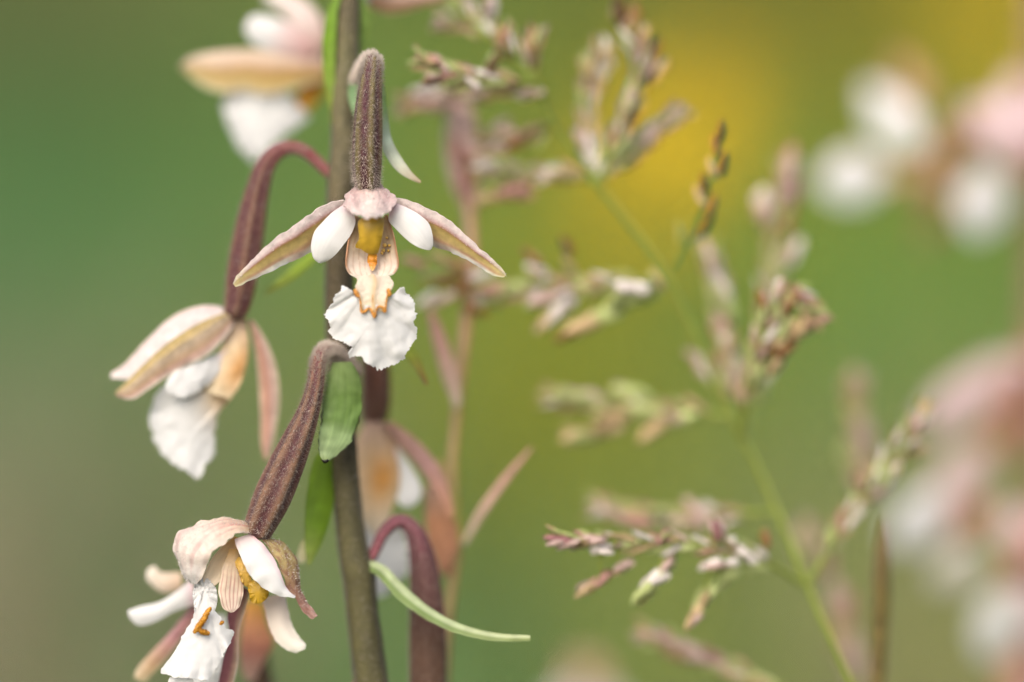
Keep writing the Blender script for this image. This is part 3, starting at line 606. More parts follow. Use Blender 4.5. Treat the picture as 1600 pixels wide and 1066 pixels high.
# ---- arched stalk at the lower right, its flower below the frame
def arched():
    xf = lambda p: (np.asarray(p) - [[578, 330, 0]]) * [[-.9, .9, -.9]] + [[670, 1240, 175]]
    fl = empty('flower', P([(660, 960, 160)])[0], plant); fl['label'] = 'dark red arched flower stalk beside the stem, its flower hanging below'
    pc = vcol(stops([(0, lin(128, 66, 74)), (.2, lin(108, 58, 70)), (.35, lin(82, 50, 50)), (.6, lin(74, 52, 40)), (1, lin(80, 60, 44))]), None, jit=.15, streak=.45, freq=10)
    tube('ovary', [(566, 888, 118, 7.5), (582, 868, 124, 8), (600, 832, 130, 9), (624, 814, 136, 11), (648, 832, 142, 15), (661, 880, 148, 22), (666, 940, 152, 27), (668, 1000, 156, 30), (669, 1080, 160, 30), (670, 1160, 164, 27), (671, 1205, 168, 22)], M['tissue'], fl, pc, n=90, m=28, rib=.06, hair=5000, hl=(3, 7))
    z = zm(340, 280, 3.331)
    sheet('lateral_sepal', [(650, 1200, 165), (560, 1250, 160), (470, 1330, 160)], [(655, 1225, 175), (580, 1300, 175), (478, 1338, 162)], M['sepal'], fl, c_sepal_front)
    sheet('lateral_sepal', [(690, 1200, 165), (780, 1250, 160), (870, 1330, 160)], [(685, 1225, 175), (760, 1300, 175), (862, 1338, 162)], M['sepal'], fl, c_sepal_front)
    sheet('petal', [(660, 1210, 160), (615, 1250, 150), (600, 1310, 150)], [(670, 1215, 160), (655, 1275, 150), (615, 1320, 150)], M['petal'], fl, c_white, bulge=8)
    sheet('petal', [(680, 1210, 160), (725, 1250, 150), (740, 1310, 150)], [(672, 1215, 160), (685, 1275, 150), (725, 1320, 150)], M['petal'], fl, c_white, bulge=8)
    sheet('lip_plate', [(650, 1230, 160), (630, 1330, 150), (610, 1430, 150), (650, 1480, 150)], [(690, 1230, 160), (710, 1330, 150), (730, 1430, 150), (690, 1480, 150)], M['lip'], fl, c_lip, bulge=-10, ruf=8)
arched()

# ---- flower above the frame edge, only its sepal dips in
def top_flower():
    fl = empty('flower', P([(600, -60, 200)])[0], plant); fl['label'] = 'flower at the top edge of which only a tan sepal shows'
    tube('ovary', [(548, -60, 175, 8), (566, -110, 170, 9), (590, -130, 180, 14), (604, -90, 200, 20), (600, -40, 230, 20), (596, -20, 240, 17)], M['tissue'], fl, ov_col, n=40, m=20, rib=.06)
    sheet('lateral_sepal', [(585, -30, 240), (630, -22, 250), (690, -18, 260), (740, -25, 270)], [(575, 10, 250), (610, 22, 255), (670, 8, 262), (738, -18, 270)], M['sepal'], fl, vcol(None, stops([(0, lin(225, 205, 200)), (.5, lin(214, 182, 165)), (.8, lin(176, 140, 100)), (1, lin(215, 190, 160))]), jit=.1), bulge=10)
    sheet('petal', [(590, -30, 230), (560, -20, 225), (530, -10, 225)], [(605, -60, 230), (560, -70, 225), (525, -30, 225)], M['petal'], fl, c_white, bulge=8)
    sheet('lip_plate', [(580, -40, 260), (560, -20, 300), (560, 0, 340)], [(610, -40, 260), (630, -20, 300), (630, -5, 340)], M['lip'], fl, c_lip, bulge=8)
top_flower()

# ---- bracts
def bract(A, B, col, bulge=8, **kw): return sheet('bract', A, B, M['leaf'], plant, col, bulge=bulge * .35, **{'ruf': 3, **kw})
cg = lambda *c: vcol(stops([(i / (len(c) - 1), k) for i, k in enumerate(c)]), None, jit=.1, streak=.22, freq=18)
bract([(556, 110, 140), (545, 135, 128), (548, 165, 118), (560, 195, 110)], [(562, 112, 130), (570, 140, 118), (572, 170, 112), (565, 200, 108)], cg(lin(120, 150, 95), lin(130, 165, 115), lin(140, 170, 120)))
bract([(590, 130, 75), (592, 180, 60), (596, 225, 50), (612, 258, 45), (634, 277, 42), (656, 286, 42)], [(600, 128, 80), (606, 180, 66), (612, 218, 55), (626, 245, 48), (642, 268, 44), (658, 284, 42)], cg(lin(125, 160, 80), lin(140, 170, 100), lin(200, 215, 190), lin(222, 226, 206), lin(190, 170, 140)), bulge=6)
bract([(532, -30, 150), (512, 20, 150), (504, 70, 152), (508, 130, 155), (518, 190, 155), (524, 225, 152)], [(540, -30, 145), (528, 20, 140), (524, 80, 140), (524, 140, 145), (526, 190, 148), (526, 228, 150)], cg(lin(120, 150, 60), lin(122, 160, 45), lin(140, 165, 70), lin(165, 160, 70)))
bract([(552, -40, 175), (560, 20, 180), (560, 60, 185), (556, 90, 185)], [(558, -40, 170), (576, 20, 178), (574, 60, 184), (560, 95, 185)], cg(lin(125, 150, 75), lin(135, 165, 80), lin(130, 160, 80)))
bract([(528, 300, 140), (522, 350, 145), (516, 400, 150)], [(512, 300, 146), (508, 350, 150), (512, 400, 152)], cg(lin(150, 160, 110), lin(160, 170, 130)), bulge=4)
bract([(530, 350, 160), (495, 382, 165), (455, 418, 170), (412, 456, 175)], [(534, 366, 158), (500, 400, 160), (460, 436, 168), (414, 460, 175)], cg(lin(135, 165, 60), lin(140, 168, 55), lin(140, 150, 70)), bulge=6)
bract([(560, 470, 150), (600, 520, 140), (640, 566, 120), (666, 602, 110)], [(575, 465, 150), (625, 520, 140), (655, 560, 120), (668, 600, 110)], cg(lin(120, 150, 55), lin(125, 155, 45), lin(160, 175, 60), lin(150, 110, 70)), bulge=6)
def c_bt(u, v, p):
    base = stops([(0, lin(136, 160, 96)), (.35, lin(108, 138, 66)), (.58, lin(118, 148, 80)), (.68, lin(152, 178, 120)), (.92, lin(166, 188, 138)), (1, lin(150, 170, 112))])(u)
    s = np.array([nz(y * 16, x * 1.5, 5) for x, y in zip(u, v)])
    base = base * (1 + .25 * s)[:, None]
    e = np.maximum(np.clip((np.abs(2 * v - 1) - .88) * 10, 0, 1) * (u > .5) * (np.array([nz(x * 14, y * 2, 1) for x, y in zip(u, v)]) > -.1), np.clip((u - .985) * 70, 0, 1))[:, None]
    return base * (1 - e) + lin(38, 26, 18) * e
bract([(520, 568, 60), (508, 600, 42), (503, 640, 32), (500, 670, 28), (497, 700, 26), (504, 720, 26)], [(548, 566, 62), (562, 590, 52), (565, 635, 46), (556, 672, 42), (540, 700, 36), (512, 722, 28)], c_bt, bulge=10, nu=60, nv=30, ruf=4, edge=3)
z6 = zm(500, 714, 1)
tube('bract_tip', [(503, 717, 27, 2.2), (508, 721, 27, 3.4), (513, 719, 27, 2.2)], M['waxy'], plant, lambda u, v, p: np.tile(lin(24, 16, 12), (len(u), 1)), n=10, m=10)
bract([(516, 690, 120), (490, 720, 110), (478, 780, 100), (476, 840, 95), (480, 882, 92)], [(526, 700, 130), (524, 750, 125), (520, 790, 118), (506, 840, 105), (484, 884, 92)], cg(lin(120, 150, 50), lin(128, 162, 40), lin(118, 152, 38), lin(150, 165, 80)), bulge=12)
bract([(484, 830, 110), (470, 850, 108), (464, 872, 108)], [(490, 850, 108), (484, 872, 106), (470, 882, 106)], cg(lin(200, 200, 130), lin(222, 216, 180)), bulge=4)
bract([(572, 876, 112), (600, 884, 95), (632, 916, 80), (672, 950, 68), (720, 976, 60), (776, 990, 55), (828, 993, 52)], [(570, 888, 108), (592, 902, 90), (622, 936, 74), (664, 966, 62), (714, 990, 55), (774, 1002, 52), (829, 1001, 51)], vcol(stops([(0, lin(146, 164, 104)), (.5, lin(162, 180, 124)), (1, lin(200, 204, 148))]), stops([(0, lin(190, 204, 160)), (.45, lin(205, 216, 178)), (.6, lin(110, 138, 70)), (.85, lin(105, 132, 66)), (1, lin(160, 180, 120))]), .6, jit=.1, streak=.1), bulge=6, nu=50)
bract([(582, 1010, 160), (560, 1050, 130), (540, 1090, 100)], [(575, 1030, 165), (555, 1075, 140), (538, 1092, 100)], cg(lin(200, 150, 150), lin(190, 140, 140)), bulge=4)

# ------------------------------------------------------------------ grasses
def spikelet_mesh():
    V = []; F = []; cols = []
    n = 6
    for k in range(n):
        z0 = -.5 + k * .10; L = .62 - .03 * k; a = k * 2.6; wd = .15 - .008 * k
        ax = np.array([math.cos(a), math.sin(a), 0]); ay = np.array([-math.sin(a), math.cos(a), 0])
        b = len(V); nu, nv = 6, 4
        for i in range(nu):
            t = i / (nu - 1); ww = wd * (math.sin(math.pi * min(1, .18 + .82 * t)) ** .8) + .004
            for j in range(nv):
                s = 2 * j / (nv - 1) - 1
                r = .05 + .09 * math.sin(math.pi * (t * .85 + .1)) - .08 * s * s
                V.append(ax * r + ay * ww * s + np.array([0, 0, z0 + L * t]))
                e = .82 + .5 * abs(s) * t
                cols.append((min(1, e), min(1, e), min(1, e)))
        for i in range(nu - 1):
            for j in range(nv - 1):
                F.append((b + i * nv + j, b + i * nv + j + 1, b + (i + 1) * nv + j + 1, b + (i + 1) * nv + j))
    me = bpy.data.meshes.new('spikelet'); me.from_pydata([tuple(v) for v in V], [], F)
    me.polygons.foreach_set('use_smooth', [True] * len(me.polygons))
    at = me.color_attributes.new('Col', 'FLOAT_COLOR', 'POINT'); at.data.foreach_set('color', np.hstack([np.array(cols), np.ones((len(cols), 1))]).ravel())
    me.materials.append(M['spikelet']); return me
SPK = spikelet_mesh()
SC = {'w': lin(242, 234, 228), 'p': lin(218, 192, 182), 'k': lin(204, 158, 148), 'b': lin(160, 118, 76), 'd': lin(112, 84, 62), 'g': lin(196, 206, 140), 't': lin(206, 182, 140), 'u': lin(164, 118, 118)}
SPV = np.array([v.co for v in SPK.vertices]); SPC = np.array([c.color[:3] for c in SPK.color_attributes['Col'].data])
def grain(V, Cc, x, y, q, key, L, ang, fat):
    a = math.radians(ang); d = RIGHT * math.cos(a) + UP * math.sin(a) + FWD * random.uniform(-.3, .3); s = (D + q * K) / D
    R = np.array(Vector(d).to_track_quat('Z', 'Y').to_matrix() @ Matrix.Rotation(random.random() * 6.28, 3, 'Z'))
    V.append((SPV * [fat, fat, 1] * L * K * s) @ R.T + P([(x, y, q)])[0]); Cc.append(SPC * SC[key] * random.uniform(.85, 1.1))
def spikelet(parent, x, y, q, key, L, ang, fat=1.0):
    o = bpy.data.objects.new('spikelet', SPK); C.objects.link(o)
    wp = P([(x, y, q)])[0]
    s = (D + q * K) / D
    a = math.radians(ang); d = RIGHT * math.cos(a) + UP * math.sin(a) + FWD * random.uniform(-.35, .35)
    rot = Vector(d).to_track_quat('Z', 'Y').to_matrix().to_4x4() @ Matrix.Rotation(random.random() * 6.28, 4, 'Z')
    o.parent = parent
    o.matrix_local = Matrix.Translation(Vector(wp - WORLD[parent])) @ rot @ Matrix.Diagonal((L * K * s * fat, L * K * s * fat, L * K * s, 1))
    c = SC[key] * random.uniform(.85, 1.15); o.color = (*np.clip(c, 0, 1), 1)
    return o

c_culm = vcol(stops([(0, lin(150, 165, 80)), (.5, lin(160, 168, 70)), (1, lin(120, 160, 75))]), None, jit=.15, streak=.15)
def panicle(name, label, path, branches, ccol, r0=6, group='grass panicles beside the orchid', fat=1.0, extra=2):
    b3 = np.array(path[-1][:3]); wb = P([b3])[0]
    root = np.array([wb[0] + .01, wb[1] + .004, 0.0])
    t = empty(name, root); tag(t, label, 'grass', group)
    pts = descend([(p[0], p[1], p[2], r0 * (.6 + .4 * i / len(path))) for i, p in enumerate(path)], root, r0 * 1.5)
    tube('culm', pts, M['leaf'], t, ccol, n=220, m=10)
    for bi, (bpath, spk) in enumerate(branches):
        pp = np.array(bpath, float)
        br = tube('branch', [(p[0], p[1], p[2], 5.2 - 3.6 * i / max(1, len(bpath) - 1)) for i, p in enumerate(bpath)], M['leaf'], t, ccol, n=10 * len(bpath), m=7)
        cv = cr(pp, 40); cluster = ([], []); dark_b = spk[0][3] == 'd'
        for s in spk:
            x, y, dq, key, L, ang = s
            j = np.argmin((cv[:, 0] - x) ** 2 + (cv[:, 1] - y) ** 2); near = cv[max(0, j - 3)]
            q = cv[j, 2] + dq
            a = math.radians(ang)
            bx, by = x - math.cos(a) * L * .45, y + math.sin(a) * L * .45
            tube('pedicel', [(near[0], near[1], near[2], 2.4), ((near[0] + bx) / 2 + random.uniform(-3, 3), (near[1] + by) / 2 + random.uniform(-3, 3), (near[2] + q) / 2, 2.0), (bx, by, q, 1.8)], M['leaf'], br, ccol, n=8, m=6)
            spikelet(br, x, y, q, key, L, ang, fat)
            V, Cc = cluster[0], cluster[1]
            for e in range(0 if dark_b else extra):           # smaller florets beside it, on the same stalklet
                k2 = random.choice([key, key, 'g', 't', 'p'])
                grain(V, Cc, x + random.uniform(-9, 9), y + random.uniform(-7, 7), q + random.uniform(-20, 25), k2, L * random.uniform(.5, .85), ang + random.uniform(-22, 22), fat)
        dd = np.gradient(cv, axis=0); st = 4 if len(cv) < 3 else max(1, int(40 * 10 / max(60, np.linalg.norm(pp[-1] - pp[0]))))
        dark = spk[0][3] == 'd'
        for j in range(8, 40, 1000 if dark else st):
            a0 = math.degrees(math.atan2(-dd[j, 1], dd[j, 0]))
            for sd_ in (-1, 1):
                a_ = a0 + sd_ * random.uniform(10, 34); o_ = random.uniform(5, 15); rr_ = math.radians(a_ + sd_ * 40)
                grain(cluster[0], cluster[1], cv[j, 0] + math.cos(rr_) * o_, cv[j, 1] - math.sin(rr_) * o_, cv[j, 2] + random.uniform(-15, 15), random.choice('gggtttpkw'), random.uniform(24, 46), a_, fat * .62)
        if cluster[0]:
            nv_ = len(SPK.vertices); fs = [tuple(p_.vertices) for p_ in SPK.polygons]
            FF = [tuple(x_ + k_ * nv_ for x_ in f_) for k_ in range(len(cluster[0])) for f_ in fs]
            mesh('floret', np.vstack(cluster[0]), FF, M['sepal'], br, np.vstack(cluster[1]), kind='stuff')
    return t

B = []
B.append(([(1262, 915, 280), (1215, 888, 250), (1165, 862, 215), (1090, 850, 180), (1000, 848, 150), (870, 842, 110)],
          [(872, 843, 0, 'u', 50, 175), (905, 845, 0, 't', 46, 180), (925, 842, -10, 'p', 44, 175), (938, 857, -10, 'w', 40, 190), (975, 850, 0, 'g', 50, 185), (1035, 838, -20, 'u', 34, 60), (1060, 858, 0, 'g', 50, 190),
           (1120, 828, -30, 'u', 40, 100), (1130, 850, 0, 'w', 44, 200), (1165, 868, -20, 'w', 44, 150), (1138, 880, -20, 'w', 40, 190), (1110, 882, -20, 'w', 46, 200), (1020, 905, -10, 'w', 60, 215), (1005, 925, -10, 'g', 60, 225), (1040, 885, 0, 'g', 50, 215),
           (970, 886, 10, 'p', 46, 205), (935, 908, 20, 'k', 56, 215), (915, 922, 20, 't', 46, 210), (1130, 905, 0, 'g', 66, 220), (1100, 938, 0, 'g', 60, 230), (1083, 966, 0, 't', 50, 240), (1198, 842, -10, 'b', 38, 95), (1180, 888, 0, 'g', 44, 180)]))
B.append(([(1210, 800, 330), (1120, 805, 350), (1030, 805, 360), (930, 790, 370)],
          [(940, 790, 0, 'p', 56, 170), (968, 802, 0, 'k', 56, 160), (995, 815, -40, 'k', 54, 170), (1030, 798, 0, 'g', 50, 175), (1085, 800, 0, 'p', 60, 120), (1065, 815, 0, 'p', 56, 160)]))
B.append(([(1145, 655, 330), (1080, 640, 345), (990, 640, 360), (860, 622, 370)],
          [(870, 620, 0, 't', 70, 176), (905, 618, 0, 'p', 64, 176), (925, 630, 0, 'g', 66, 180), (985, 612, 0, 'g', 70, 170), (1010, 640, 0, 'g', 76, 175), (960, 650, 0, 't', 66, 190), (905, 682, 0, 't', 70, 190), (945, 672, 0, 't', 66, 195), (1020, 672, 0, 't', 66, 215), (1060, 655, 0, 'g', 66, 200)]))
B.append(([(1042, 432, 310), (960, 440, 300), (860, 448, 300), (760, 462, 310)],
          [(775, 458, 0, 't', 60, 175), (805, 450, 0, 'g', 66, 178), (850, 470, 0, 'g', 74, 200), (872, 486, 0, 'w', 80, 220), (855, 500, 0, 't', 60, 225), (910, 508, 0, 't', 86, 208), (940, 495, 0, 'g', 80, 205), (885, 522, 0, 'b', 50, 212), (838, 424, 0, 'w', 46, 150), (830, 400, 0, 'b', 44, 140), (885, 385, 0, 'd', 40, 110), (890, 415, 0, 't', 36, 130),
           (985, 448, -40, 'w', 60, 170), (970, 470, -20, 'g', 60, 195), (1025, 436, -30, 't', 40, 120), (930, 445, 0, 'g', 70, 178), (1000, 465, 0, 'g', 60, 200)]))
B.append(([(932, 284, 310), (880, 270, 330), (820, 272, 340), (755, 262, 340)],
          [(762, 262, 0, 'w', 60, 175), (790, 256, 0, 'g', 56, 165), (815, 270, 0, 'g', 60, 180), (850, 268, 0, 'w', 56, 178), (880, 275, 0, 'g', 56, 175), (800, 302, 0, 'k', 70, 182), (760, 310, 0, 't', 56, 188)]))
B.append(([(934, 286, 310), (925, 220, 320), (920, 150, 330), (938, 80, 320)],
          [(920, 232, 0, 'w', 60, 95), (912, 212, 0, 'p', 54, 105), (930, 250, 0, 'w', 50, 85), (948, 80, 0, 'w', 56, 100), (940, 100, 0, 'w', 50, 95), (918, 110, 0, 't', 50, 120), (930, 130, 0, 'p', 46, 100)]))
B.append(([(935, 285, 310), (970, 205, 300), (1000, 120, 290), (985, 30, 290)],
          [(990, 30, 0, 'b', 60, 95), (968, 18, 0, 'd', 60, 100), (1005, 60, 0, 't', 50, 80), (1020, 85, 0, 'd', 60, 70), (1012, 112, 0, 'd', 60, 75), (1030, 110, 0, 't', 50, 60), (985, 150, 0, 'g', 60, 80), (990, 178, 0, 'd', 54, 60), (972, 195, 0, 'g', 50, 75)]))
B.append(([(937, 287, 310), (985, 240, 330), (1030, 200, 350), (1060, 172, 350)],
          [(1055, 176, 0, 'p', 46, 30), (1015, 205, 0, 'w', 64, 40), (985, 232, 0, 'g', 64, 38), (1000, 225, 0, 'w', 50, 45), (960, 262, 0, 'g', 50, 50)]))
B.append(([(1052, 415, 300), (1080, 350, 270), (1105, 290, 235), (1125, 200, 220)],
          [(1126, 206, 0, 'd', 40, 82), (1118, 228, 0, 'b', 38, 100), (1130, 255, 0, 'd', 40, 78), (1112, 262, 0, 't', 36, 110), (1100, 288, 0, 'd', 42, 100), (1092, 305, 0, 't', 36, 115), (1112, 322, 0, 'b', 42, 70), (1104, 350, 0, 'd', 42, 60), (1094, 362, 0, 'd', 34, 50)]))
B.append(([(1150, 665, 330), (1135, 600, 360), (1130, 520, 380), (1108, 390, 380)],
          [(1100, 572, 0, 'w', 56, 125), (1088, 560, 0, 'p', 50, 140), (1128, 518, 0, 'w', 64, 105), (1118, 500, 0, 'p', 56, 110), (1145, 560, 0, 'w', 60, 100), (1150, 590, 0, 'p', 60, 95), (1108, 398, 0, 'p', 56, 110), (1118, 425, 0, 'w', 66, 112), (1130, 450, 0, 'w', 60, 110), (1140, 480, 0, 'g', 60, 105), (1125, 600, 0, 'g', 50, 120)]))
B.append(([(1158, 678, 330), (1170, 600, 280), (1195, 520, 240), (1235, 455, 240), (1282, 500, 240)],
          [(1190, 470, 0, 'b', 44, 110), (1195, 490, 0, 'd', 40, 95), (1180, 520, 0, 'p', 34, 100), (1235, 472, 0, 'b', 56, 65), (1225, 498, 0, 'd', 50, 75), (1214, 455, 0, 'w', 44, 80), (1230, 518, 0, 't', 60, 50), (1250, 520, 0, 't', 56, 40), (1278, 502, 0, 'k', 50, 20), (1225, 545, 0, 'b', 50, 30), (1205, 540, 0, 'b', 44, 45), (1190, 580, 0, 'g', 60, 70), (1215, 565, 0, 't', 50, 50)]))
B.append(([(1165, 690, 340), (1190, 560, 420), (1205, 420, 460), (1230, 250, 480)],
          [(1195, 318, 0, 'w', 60, 100), (1190, 335, 0, 'p', 56, 110), (1230, 262, 0, 'p', 60, 75), (1236, 245, 0, 'k', 50, 80), (1242, 295, 0, 'u', 56, 85), (1225, 290, 0, 'p', 50, 80), (1240, 395, 0, 'w', 60, 60), (1225, 405, 0, 't', 56, 60), (1232, 345, 0, 'b', 56, 78), (1210, 430, 0, 'g', 60, 80), (1180, 600, 0, 'g', 60, 85)]))
B.append(([(838, 130, 260), (770, 125, 220), (710, 115, 190), (655, 92, 170)],
          [(668, 92, 0, 'k', 46, 170), (672, 100, 10, 'u', 36, 175), (682, 116, 0, 'w', 44, 178), (678, 124, 0, 'b', 40, 182), (735, 128, 0, 'w', 40, 150), (770, 96, 0, 'd', 40, 60), (762, 108, 0, 'd', 34, 70)]))
B.append(([(842, 140, 260), (780, 140, 300), (700, 150, 330), (630, 165, 350)],
          [(665, 145, 0, 'w', 56, 178), (640, 168, 0, 'p', 50, 190), (655, 160, 0, 'w', 50, 182), (700, 145, 0, 'p', 50, 170), (685, 170, 0, 'p', 50, 190), (740, 150, 0, 'g', 56, 178), (745, 130, 0, 'w', 46, 150)]))
B.append(([(835, 118, 260), (830, 95, 260), (834, 55, 260)], [(835, 60, 0, 'b', 44, 88), (826, 70, 0, 't', 36, 100), (832, 92, 0, 'd', 34, 95), (830, 148, 10, 'w', 46, 200), (818, 150, 10, 'w', 40, 180)]))
B.append(([(800, 85, 250), (792, 70, 250), (785, 45, 250)], [(785, 56, 0, 'b', 46, 105), (790, 76, 0, 'd', 40, 100)]))
B.append(([(760, 60, 260), (735, 40, 300), (690, 30, 330)], [(755, 40, 0, 'w', 54, 140), (740, 18, 0, 'w', 50, 120), (715, 12, 0, 'g', 50, 140), (770, 14, 0, 'w', 50, 80), (700, 32, 0, 'p', 50, 175), (690, 44, 0, 't', 44, 185), (725, 5, 0, 'w', 46, 130)]))
B.append(([(870, 190, 300), (825, 215, 320), (770, 225, 340), (745, 235, 340)], [(790, 205, 0, 'p', 46, 160), (770, 222, 0, 'u', 52, 170), (800, 225, 0, 'b', 56, 200), (750, 240, 0, 'k', 50, 190)]))
B.append(([(1262, 915, 280), (1320, 815, 290), (1390, 715, 295), (1446, 640, 290)],
          [(1442, 642, 0, 't', 44, 55), (1430, 658, 0, 'b', 40, 60), (1445, 655, 0, 'w', 36, 45), (1400, 682, 0, 'd', 44, 80), (1420, 690, 0, 'g', 44, 50), (1396, 740, -10, 'w', 46, 60), (1385, 745, 0, 'w', 40, 70), (1340, 752, 0, 'u', 40, 100), (1348, 765, 0, 'b', 36, 80), (1370, 735, 0, 'g', 50, 55), (1432, 705, 10, 't', 44, 20), (1335, 790, 0, 'g', 46, 80), (1375, 770, 10, 'p', 46, 40)]))
panicle('grass_panicle', 'open green grass panicle with pale spikelets arching behind the orchid', [(700, -40, 270), (725, 20, 270), (775, 70, 262), (830, 120, 262), (870, 195, 290), (930, 280, 310), (985, 352, 310), (1042, 432, 310), (1095, 545, 320), (1142, 650, 330), (1205, 775, 330), (1262, 915, 280), (1295, 990, 260), (1345, 1100, 250)], B, c_culm, r0=5.2, fat=1.1)

B2 = [([(1300, 900, 640), (1285, 870, 640), (1262, 835, 640)], [(1262, 838, 0, 'p', 80, 105), (1272, 860, 0, 'p', 76, 95), (1255, 860, 0, 'p', 70, 110), (1268, 880, 0, 'g', 60, 95)]),
      ([(1335, 1000, 640), (1318, 970, 640), (1308, 930, 640)], [(1308, 935, 0, 'p', 80, 100), (1322, 955, 0, 'k', 76, 90), (1312, 985, 0, 't', 76, 95), (1330, 1015, 0, 'p', 76, 95), (1338, 1040, 0, 'p', 70, 90)]),
      ([(1345, 800, 650), (1345, 720, 650), (1335, 600, 650)], [(1336, 605, 0, 'p', 70, 95), (1338, 630, 0, 't', 66, 90), (1342, 665, 0, 'p', 70, 92), (1350, 690, 0, 'p', 66, 88), (1345, 725, 0, 't', 66, 90), (1325, 710, 0, 'g', 56, 110), (1352, 745, 0, 'g', 60, 85)])]
panicle('grass_panicle', 'blurred pink grass panicle standing behind the dark grass spike', [(1338, 590, 650), (1345, 720, 650), (1342, 830, 645), (1340, 950, 640), (1345, 1100, 640)], B2, c_culm, r0=5, fat=1.25)
B3 = [([(1220, 1075, 300), (1130, 1040, 320), (1060, 1010, 330), (1005, 988, 340)], [(1018, 992, 0, 't', 60, 158), (1045, 1002, 0, 'p', 60, 155), (1075, 1012, 0, 'p', 66, 152), (1090, 1030, 0, 'p', 60, 160), (1125, 1040, 0, 'p', 64, 155), (1150, 1046, 0, 'g', 60, 150), (1060, 1025, 0, 't', 56, 165), (1170, 1066, 0, 'b', 44, 110), (1190, 1062, 0, 'g', 56, 150)])]
panicle('grass_panicle', 'small pinkish grass panicle leaning in low beneath the green panicle', [(1005, 988, 340), (1060, 1010, 330), (1130, 1040, 320), (1220, 1080, 300), (1290, 1150, 300)], B3, c_culm, r0=4.5, fat=1.1)

# reddish dry stalk just right of the orchid
def stalk():
    root = P([(690, 1200, 330)])[0]; root[2] = 0
    t = empty('dry_grass_stalk', root); tag(t, 'reddish tan dry grass stalk with narrow leaves, just beside the orchid lip', 'grass stalk')
    cc = vcol(stops([(0, lin(214, 184, 168)), (.06, lin(212, 166, 140)), (.12, lin(214, 182, 132)), (1, lin(150, 130, 80))]), None, jit=.15, streak=.2)
    bp = to_px(root - [0, 0, .004])
    tube('culm', descend([(735, 120, 440, 5), (728, 220, 430, 7), (732, 320, 390, 8), (737, 400, 350, 8), (731, 480, 330, 9), (722, 560, 310, 8), (714, 640, 300, 7), (706, 740, 290, 7), (713, 850, 285, 8), (702, 950, 285, 7), (694, 1066, 290, 7)], root, 13), M['leaf'], t, cc, n=200, m=12)
    pk = cg(lin(226, 206, 186), lin(218, 186, 168), lin(210, 166, 152), lin(200, 150, 140))
    L = lambda A, Bb, c=pk, **k: sheet('leaf', A, Bb, M['leaf'], t, c, bulge=5, **k)
    L([(712, 640, 275), (692, 590, 270), (676, 530, 268), (668, 484, 268)], [(720, 630, 275), (714, 580, 270), (694, 520, 268), (674, 482, 268)])
    L([(722, 848, 265), (745, 800, 250), (785, 745, 240), (830, 698, 232)], [(727, 852, 265), (755, 808, 250), (793, 753, 240), (832, 700, 232)])
    L([(714, 850, 270), (694, 790, 275), (680, 720, 280)], [(724, 846, 270), (712, 780, 275), (690, 720, 280)], cg(lin(185, 185, 95), lin(185, 175, 100), lin(190, 160, 120)))
    L([(690, 900, 275), (672, 840, 280), (666, 780, 285)], [(706, 900, 275), (700, 840, 280), (680, 770, 285)], cg(lin(196, 140, 100), lin(200, 150, 120), lin(214, 180, 160)))
    L([(725, 330, 400), (700, 270, 420), (696, 200, 430), (712, 140, 430)], [(745, 330, 400), (748, 260, 415), (744, 190, 425), (722, 140, 430)], cg(lin(206, 172, 154), lin(212, 180, 168), lin(220, 194, 182)))
    br = tube('branch', [(734, 400, 320, 4), (700, 430, 310, 3), (650, 440, 310, 2.5)], M['leaf'], t, cc, n=20, m=7)
    for x, y, k, Ls, a in ((645, 408, 'k', 44, 160), (690, 405, 't', 50, 150), (676, 430, 'g', 50, 175), (665, 468, 'w', 44, 215), (700, 440, 'b', 54, 190), (690, 470, 'p', 50, 210), (720, 450, 'b', 50, 230), (750, 430, 'w', 50, 20), (765, 470, 'w', 56, -5), (745, 485, 'b', 50, -20), (715, 415, 'b', 44, 120), (770, 452, 'k', 44, 10)):
        spikelet(br, x, y, 310 + random.uniform(-20, 20), k, Ls, a)
    br = tube('branch', [(732, 300, 380, 4), (745, 230, 400, 3), (790, 190, 420, 2.5)], M['leaf'], t, cc, n=20, m=7)
    for x, y, k, Ls, a in ((710, 190, 'p', 60, 110), (716, 230, 'k', 60, 100), (740, 250, 't', 60, 80), (725, 290, 'u', 60, 95), (735, 210, 'p', 60, 85), (780, 200, 'p', 50, 40), (760, 235, 'u', 54, 50), (712, 270, 'p', 60, 110), (738, 310, 'p', 60, 80)):
        spikelet(br, x, y, 400 + random.uniform(-20, 20), k, Ls, a, 1.2)
stalk()

def dark_spike():
    root = P([(1372, 1300, 240)])[0]; root[2] = 0
    t = empty('grass_spike', root); tag(t, 'upright dark olive pointed grass spike below the right panicle branch', 'grass spike')
    bp = to_px(root - [0, 0, .004])
    cc = vcol(stops([(0, lin(104, 84, 52)), (.4, lin(92, 80, 36)), (1, lin(98, 84, 44))]), None, jit=.35, streak=.4)
    tube('spike', [(1381, 808, 295, 2), (1380, 840, 295, 8), (1378, 880, 295, 12.5), (1376, 940, 298, 14), (1374, 1000, 300, 13), (1371, 1066, 302, 12), (1369, 1120, 305, 8)], M['tissue'], t, cc, n=70, m=12, bumps=.35)
    tube('culm', descend([(1371, 1090, 304, 5), (1369, 1130, 306, 5)], root, 7), M['leaf'], t, c_culm, n=60, m=8)
    sheet('leaf', [(1366, 1300, 240), (1330, 1250, 260), (1300, 1220, 280)], [(1370, 1310, 240), (1335, 1262, 260), (1302, 1224, 280)], M['leaf'], t, cg(GREEN, PGREEN), bulge=3)
dark_spike()

